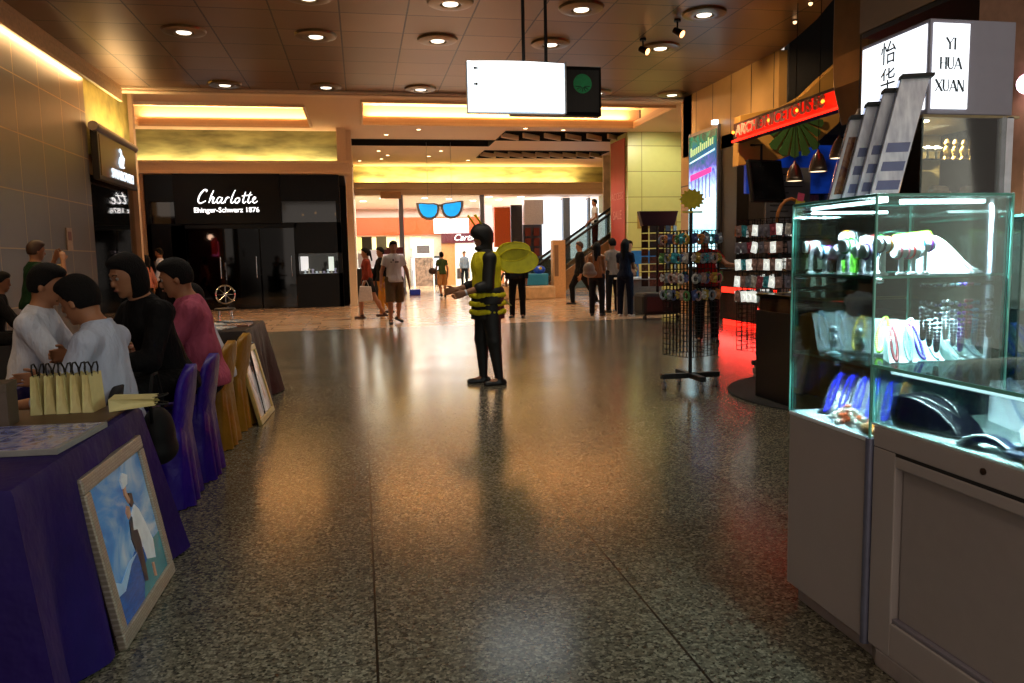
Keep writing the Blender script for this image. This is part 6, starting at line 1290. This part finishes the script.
# man A: white shirt, left, facing right
human('person', 'man in white shirt sitting at the left, facing right with arms forward', (-1.93, 4.92, 0), -PI/2 + .05, dict(SIT, z=.55, spine=(0, .16, 1), neck=(0, .35, 1), look=(.0, 1, -.2), ua_r=(.1, .55, -.85), fa_r=(-.12, 1, .12), ua_l=(-.1, .5, -.85), fa_l=(.15, 1, .1), curl=.8), dict(top=(wsh, 'long'), bottom=(dk_, 'trousers'), collar=1), vox=.0085, skin='tan', face=True, build=1.12)
# man B: white shirt leaning, seen from behind, facing left
human('person', 'man in white shirt with black hair leaning over the front table, back to camera', (-1.20, 3.98, 0), PI/2 - .15, dict(SIT, z=.53, spine=(.0, .10, 1), neck=(0, .6, .9), look=(.15, 1, -.4), ua_r=(.1, .5, -.9), fa_r=(-.1, 1, .1), ua_l=(-.25, .35, -.95), fa_l=(.0, 1, -.12), curl=.8), dict(top=(wsh2, 'long'), bottom=(dk_, 'trousers'), collar=1, cuff=.45), vox=.0085, skin='tan', face=True, build=.98, height=1.66)
# woman in black
human('person', 'woman in black with bobbed black hair leaning forward on the purple chair', (-1.12, 4.72, 0), PI/2 + .85, dict(SIT, z=.63, spine=(0, .30, 1), neck=(0, .5, .9), look=(.1, 1, -.5), ua_r=(.1, .5, -.8), fa_r=(-.2, 1, .1), ua_l=(-.1, .4, -.9), fa_l=(.2, 1, .0)), dict(top=(blk, 'long'), bottom=(blk, 'trousers'), hair='bob'), vox=.0085, skin='tan', female=True, face=True, height=1.70, build=1.05)
# man in pink
human('person', 'person in pink checked shirt with short black hair on the gold chair', (-1.06, 5.38, 0), PI/2 + .12, dict(SIT, z=.55, spine=(0, .12, 1), neck=(0, .45, .9), look=(.0, 1, -.55), ua_r=(.1, .45, -.9), fa_r=(-.1, 1, .05), ua_l=(-.15, .5, -.85), fa_l=(.1, 1, .05)), dict(top=(pinks, 'long'), bottom=(dk_, 'trousers'), collar=1), vox=.0085, skin='tan', face=True, height=1.78, build=1.18)
human('person', 'person in white shirt mostly hidden behind the one in pink', (-1.08, 5.98, 0), PI/2, dict(SIT, z=.50, spine=(0, .28, 1), look=(0, 1, -.3), ua_r=(.1, .45, -.9), fa_r=(-.1, 1, .05), ua_l=(-.15, .5, -.85), fa_l=(.1, 1, .05)), dict(top=(wsh, 'long'), bottom=(dk_, 'trousers')), vox=.012, skin='tan', height=1.5)
# man in green by the wall, holding a garment and a phone
t, J = human('person', 'balding man in dark green t-shirt raising a phone by the granite wall', (-3.78, 9.9, 0), -.9, dict(ua_r=(.5, .8, -.4), fa_r=(-.55, .2, 1.0), ua_l=(-.4, .8, -.3), fa_l=(.35, .3, 1.0), look=(0, 1, -.05), spine=(0, .1, 1)), dict(top=(dgreen, 'short'), bottom=(blk, 'trousers'), hair='short', hairmat=mat('brown thin hair', '#3a2418', .6)), vox=.013, skin='tan', height=1.66, build=1.1)
m = MB(Matrix.Translation((-3.5, 9.95, 1.28)) @ Matrix.Rotation(-.9, 4, 'Z')); m.grid(lambda u, v: (-.06 + .12*u + .01*math.sin(9*v), .012*math.sin(6*u + 3*v), -.26 + v*.32), 6, 8); o = m.build('folded_garment', cloth('cream garment', '#b0986e'), smooth='all', solid=.015); tag(o, 'cream garment held up by the man in dark green', 'garment')
human('person', 'person in dark clothes sitting low at the far left edge before the wall', (-3.95, 9.2, 0), -1.2, dict(SIT, z=.55, spine=(0, .2, 1), look=(0, 1, -.2), ua_r=(.1, .5, -.8), fa_r=(0, 1, 0), ua_l=(-.1, .5, -.8), fa_l=(0, 1, 0)), dict(top=(blk, 'long'), bottom=(blk, 'trousers')), vox=.014, skin='dark', height=1.6)
chair('dark chair at the far left before the granite wall', -3.95, 9.2, -1.2, mat('black chair cloth', '#0c0a10', .7), 'black chairs')
# ---- bee costume
t, J = human('person', 'person in black and yellow bee costume with antenna and wings, side view', (1.27, 7.86, 0), PI/2 + .12, dict(spine=(0, .02, 1), neck=(0, .2, 1), look=(-.15, 1, -.1), th_r=(.05, .10, -1), sh_r=(.0, -.02, -1), th_l=(-.08, -.06, -1), sh_l=(0, -.12, -1), ua_l=(-.12, .12, -1), fa_l=(.05, 1, -.28), ua_r=(.12, .2, -1), fa_r=(-.05, 1, -.2), curl=1.0, ft_r=(.1, 1, -.02), ft_l=(-.15, 1, -.02)),
            dict(top=(bees, 'long'), bottom=(bees, 'tights'), hair=None, cuff=.12, topname='black_top'), vox=.0085, skin='tan', female=True, height=1.69, build=1.22)
s = J['s']; hc, nb, pel, chest, look, hup, hsd, fwd, side, spine = (J[k_] for k_ in ('hc', 'nb', 'pel', 'chest', 'look', 'hup', 'hsd', 'fwd', 'side', 'spine'))
Rh = np.array([hsd, look, hup]).T; Rt = np.array([side, fwd, spine]).T
sdf_build([('e', hc + hup*.02, (.104, .118, .12), Rh, {'cut': [(hc + look*.05 - hup*.0, nrm(look - hup*.9))]}), ('e', hc + hup*.05 + look*.015, (.098, .105, .085), Rh), ('c', hc - hup*.04 - look*.02, nb, .08, .075, {'k': .04}), ('e', hc - hup*.11 + look*.05, (.05, .05, .03), Rh)], 'hood', bees, t, .009)
for q in (-1, 1):
    m = MB(); a0 = hc + hup*.12 + hsd*q*.04 + look*(.03 + .02*q); m.tube([a0, a0 + hup*.06 + look*.03, a0 + hup*.11 + look*.065], [.010, .011, .014], 8); m.build('antenna', yell, t, smooth='all')
    if q == 1: m = MB()
sdf_build([('e', chest + fwd*.0, (.185, .155, .20), Rt, {'k': .05}), ('e', pel + spine*.14, (.175, .15, .20), Rt, {'k': .05}), ('e', chest + fwd*.07, (.12, .07, .09), Rt, {'k': .04}), ('c', chest + spine*.1 - side*.07, nb - spine*.02, .075, .07, {'k': .04}), ('c', chest + spine*.1 + side*.07, nb - spine*.02, .075, .07, {'k': .04})], 'yellow_vest', yell, t, .009, cuts=[(pel + np.array([0, 0, .09]), (0, 0, -1)), (nb - spine*.005, spine)])
for q, sd in ((-1, 'l'), (1, 'r')): sdf_build([('c', J['sp'+sd], J['el'+sd], .068, .058, {'k': .02}), ('c', J['el'+sd], J['el'+sd] + (J['wr'+sd] - J['el'+sd])*.2, .056, .052, {'k': .02, 'cut': [(J['el'+sd] + (J['wr'+sd] - J['el'+sd])*.15, J['wr'+sd] - J['el'+sd])]})], 'black_sleeve', bees, t, .009)
sdf_build([('e', pel + np.array([0, 0, .05]), (.18, .165, .1), None), ('c', pel + np.array([0, 0, .04]), pel - np.array([0, 0, .25]), .165, .178, {'k': .05})], 'skirt', bees, t, .01, cuts=[(pel - np.array([0, 0, .22]), (0, 0, -1)), (pel + np.array([0, 0, .11]), (0, 0, 1))])
for i, dz in enumerate((.02, -.065, -.15)):
    m = MB(); R_ = .178 + .0*i; N = 96
    def ruf(u, v, dz=dz): a = 2*PI*u; r = .182 + .014*math.sin(math.pi*v) + .006*math.sin(a*22)*(.4 + abs(v-.5)); return (pel[0] + r*math.cos(a), pel[1] + r*math.sin(a)*.97, pel[2] + dz - .02 + v*.05 + .004*math.sin(a*5))
    m.grid(ruf, N, 5); m.build('yellow_ruffle', yell, t, smooth='all', solid=.006)
# wings
wy = mat('yellow wing gauze', '#d4d020', .45, var=.15, scale=12); back = chest - fwd*.13 + spine*.08
for q in (-1, 1):
    out = []
    for (cx_, cz_, rx, rz_, tl) in ((.20, .035, .20, .135, -.05), (.20, .01, .19, .14, -.25)): pass
    W1 = basis(tuple(back + side*q*.03), tuple(-fwd*.90 + side*q*.42), (0, 0, 1), tuple(np.cross(-fwd*.90 + side*q*.42, (0, 0, 1))))
    for (cx_, cz_, rx, rz_, tl, nm_) in ((.16, .05, .17, .095, .10, 'upper_wing'), (.20, -.045, .21, .125, -.06, 'lower_wing')):
        pts = [(cx_ + rx*math.cos(a)*math.cos(tl) - rz_*math.sin(a)*math.sin(tl), cz_ + rx*math.cos(a)*math.sin(tl) + rz_*math.sin(a)*math.cos(tl)) for a in [2*PI*i/36 for i in range(36)]]
        m = MB(W1); m.prism(pts, -.002, .002); w_ = m.build(nm_, wy, t); m = MB(W1); m.tube([(p[0], p[1], 0) for p in pts], .0055, 6, closed=True); m.build('wing_wire', yell, w_, smooth='all')
m = MB(); b0 = pel - fwd*.15 + np.array([0, 0, -.03]); m.cyl(tuple(b0), tuple(b0 - fwd*.11 - np.array([0, 0, .07])), .03, 14, .003); m.build('stinger', mat('pale stinger', '#b0a860', .5), t, smooth=True)
wr = J['wrl']; el = J['ell']; dv = nrm(wr - el); m = MB(); m.cyl(tuple(wr - dv*.012), tuple(wr + dv*.006), .031, 18); m.build('wristband', mat('white band', '#d8d8e0', .4), t, smooth=True)
# ---- walkers and shoppers
def walk(ph=1, st=.45):
    return dict(th_r=(.05, st*ph, -1), sh_r=(.0, -.05 if ph > 0 else -.55, -1), th_l=(-.05, -st*ph, -1), sh_l=(0, -.55 if ph > 0 else -.05, -1), ua_r=(.2, -.3*ph, -1), fa_r=(.05, .15, -1), ua_l=(-.2, .3*ph, -1), fa_l=(-.05, .35, -1))
flat = lambda d, **k_: dict(d, **k_)
t, J = human('person', 'man in printed white t-shirt and khaki shorts walking toward the camera', (.66, 16.1, 0), PI + .15, dict(walk(1, .22), ua_r=(.35, .0, -1), fa_r=(.15, .25, -1), ua_l=(-.4, -.05, -1), fa_l=(-.1, .3, -1), ft_l=(-.5, 1, -.3)), dict(top=(whitet, 'short'), bottom=(khaki, 'shorts'), shoe=mat('black trainer', '#141416', .5)), vox=.012, height=1.76, build=1.05, face=True)
pr = J['chest'] + J['fwd']*.125
m = MB(); 
for (a, b, c, d) in ((-.08, .0, -.012, .012), (.02, .045, .02, .06), (.06, .09, -.01, .01)): m.box(a, b, -.004, .004, c, d, T=Matrix.Translation(tuple(pr)))
m.build('shirt_print', blackm, t)
t, J = human('person', 'woman in rust red top and black skirt striding left with white bag', (.12, 17.8, 0), PI/2 + .05, dict(walk(1, .42), ua_l=(-.12, .1, -1), fa_l=(-.02, .3, -1)), dict(top=(rust, 'long'), bottom=(blk, .62), hair='pony', cuff=.6, shoe=mat('brown shoe', '#3a2014', .5)), vox=.012, female=True, height=1.68)
tb = thing('shopping_bag', 'white carrier bag carried by the woman in rust red', 'bag', (.06, 17.55, .40)); m = MB(); m.prism([(-.16, 0), (.17, .02), (.14, .34), (-.11, .36)], -.05, .05, T=basis((0, 0, 0), (1, 0, 0), (0, 0, 1), (0, -1, 0))); m.build('bag_body', mat('white plastic', '#c8c0b8', .5, bump=.3, bscale=12), tb, bevel=.02); m = MB(); m.tube([(-.07, 0, .34), (-.03, 0, .46), (.04, 0, .47), (.09, 0, .34)], .008, 6); m.build('handle', mat('white plastic', '#c8c0b8', .5), tb, smooth='all')
human('person', 'person in black top and mustard trousers behind the white t-shirt man', (.47, 18.7, 0), PI/2 + .4, dict(walk(-1, .2)), dict(top=(blk, 'long'), bottom=(cloth('mustard cloth', '#a87428'), 'trousers')), vox=.013, height=1.68)
t, J = human('person', 'woman in green top and tan shorts seen from behind near bright shops', (2.75, 26.8, 0), .15, dict(walk(1, .15)), dict(top=(green, 'short'), bottom=(tanc, 'shorts'), hair='bun', shoe=mat('black shoe leather', '#100e0e', .4)), vox=.014, female=True, height=1.62)
tb = thing('handbag', 'brown handbag at the side of the woman in green', 'bag', (2.42, 26.8, .82)); sdf_build([('e', (0, 0, .1), (.13, .06, .12), None)], 'bag_body', mat('brown leather bag', '#3a2016', .5), tb, .012); m = MB(); m.tube([(-.07, 0, .19), (-.04, 0, .5), (.04, 0, .5), (.07, 0, .19)], .01, 6); m.build('strap', mat('brown leather bag', '#3a2016', .5), tb, smooth='all')
human('person', 'distant man in striped grey shirt standing in the bright shop doorway', (4.95, 37.5, 0), PI + .3, dict(), dict(top=(cloth('grey shirt', '#6a7078'), 'long'), bottom=(blk, 'trousers')), vox=.016, height=1.74)
human('person', 'distant person in pale blue shirt at the glass post', (5.85, 37.0, 0), PI/2, dict(walk(1, .2)), dict(top=(cloth('blue shirt', '#5a70b0'), 'short'), bottom=(blk, 'trousers')), vox=.016, height=1.66)
human('person', 'man in dark clothes standing behind the yellow bee wing', (3.35, 16.6, 0), PI - .4, dict(), dict(top=(dk_, 'long'), bottom=(blk, 'trousers')), vox=.014, height=1.73, skin='tan')
t, J = human('person', 'balding man in dark suit striding left before the escalator', (5.95, 20.6, 0), PI/2 - .05, dict(walk(1, .55), ua_l=(-.15, -.1, -1), fa_l=(0, .3, -1)), dict(top=(blk, 'long'), bottom=(blk, 'trousers'), hairmat=mat('brown thin hair', '#3a2418', .6)), vox=.012, height=1.82, build=1.15)
human('person', 'woman in white printed top and black skirt facing the camera', (6.52, 20.9, 0), PI + .2, dict(ua_r=(.2, .1, -1), fa_r=(-.4, .6, -.3), ua_l=(-.2, 0, -1)), dict(top=(whitet, 'short'), bottom=(blk, .9), hair='bob'), vox=.013, female=True, height=1.68)
human('person', 'man in pale shirt with back turned behind the group', (5.75, 17.2, 0), .3, dict(), dict(top=(cloth('grey beige shirt', '#8a8078'), 'short'), bottom=(dk_, 'trousers')), vox=.013, height=1.76)
t, J = human('person', 'woman in tan tank top with dark trousers and shoulder bag', (5.1, 16.35, 0), -.5, dict(ua_r=(.1, .2, -1), fa_r=(-.2, 1, .1)), dict(top=(cloth('tan knit', '#8a5a38'), 'tank'), bottom=(dk_, 'trousers'), hair='long'), vox=.012, female=True, height=1.66, skin='dark')
tb = thing('shoulder_bag', 'grey beige slouchy bag on the woman in the tan tank top', 'bag', (4.86, 16.15, .92)); sdf_build([('e', (0, 0, .12), (.13, .1, .15), None), ('e', (.02, 0, .02), (.16, .11, .09), None)], 'bag_body', mat('grey beige leather', '#7a6a5c', .5), tb, .012); m = MB(); m.tube([(-.08, 0, .24), (0, 0, .5), (.1, .02, .52), (.1, 0, .24)], .012, 6); m.build('strap', mat('grey beige leather', '#7a6a5c', .5), tb, smooth='all')
human('person', 'woman in dark blue dress top with long black hair facing the desk', (5.58, 15.85, 0), -.7, dict(ua_r=(.1, .3, -1), fa_r=(-.1, 1, -.1), ua_l=(-.1, .3, -1), fa_l=(.1, 1, -.1)), dict(top=(navy, 'short'), bottom=(navy, 'trousers'), hair='long', shoe=mat('white trainer', '#c8c0b8', .5)), vox=.012, female=True, height=1.70, skin='dark')
human('person', 'attendant with light shirt standing behind the promotion desk', (6.15, 17.2, 0), PI, dict(ua_r=(.1, .3, -1), fa_r=(-.1, 1, -.1)), dict(top=(cloth('peach shirt', '#a88a78'), 'short'), bottom=(dk_, 'trousers')), vox=.013, height=1.7, skin='fair')
t, J = human('person', 'man in white shirt riding up the escalator', (7.9, 25.5, 1.58), -PI/2 + PI, dict(ua_l=(-.2, .1, -1), fa_l=(0, .8, -.5), ua_r=(.2, .1, -1), fa_r=(0, .6, -.7), look=(0, 1, -.3)), dict(top=(whitet, 'short'), bottom=(blk, 'trousers')), vox=.014, height=1.72)
human('person', 'shop worker in red t-shirt and black trousers behind the nearest wire rack', (5.05, 10.7, 0), PI - .3, dict(ua_r=(.4, .8, -.2), fa_r=(.3, .9, .2), ua_l=(-.5, .7, -.6), fa_l=(-.6, .5, -.1), spine=(.1, .12, 1), look=(.2, 1, -.4)), dict(top=(cloth('red jersey', '#8a1414'), 'short'), bottom=(blk, 'trousers')), vox=.012, height=1.68)
human('person', 'woman in pink top with black bag walking left by the beige pier', (-5.0, 19.6, 0), PI/2 - .3, dict(walk(1, .4)), dict(top=(cloth('dusty pink cloth', '#a86a58'), 'long'), bottom=(blk, 'trousers'), hair='long'), vox=.013, female=True, height=1.62)
human('person', 'man in white shirt standing at the left of the black boutique', (-5.2, 21.8, 0), PI/2, dict(), dict(top=(wsh, 'long'), bottom=(blk, 'trousers')), vox=.014, height=1.8)
human('person', 'man in white shirt inside the dark boutique, back turned', (-3.85, 24.4, 0), .1, dict(ua_r=(.35, .1, -1), ua_l=(-.35, .1, -1)), dict(top=(wsh, 'short'), bottom=(blk, 'trousers')), vox=.014, height=1.66)
human('person', 'dark clothed shopper at the boutique counter', (-2.7, 24.0, 0), PI/2, dict(ua_l=(-.1, .6, -.8), fa_l=(0, 1, 0)), dict(top=(dk_, 'long'), bottom=(blk, 'trousers')), vox=.014, height=1.68)
human('person', 'shopper in pale dress inside the boutique near the right doors', (-1.75, 24.2, 0), PI, dict(), dict(top=(cloth('dull mauve', '#5a4850'), 'long'), bottom=(blk, .8), hair='long'), vox=.014, female=True, height=1.62)
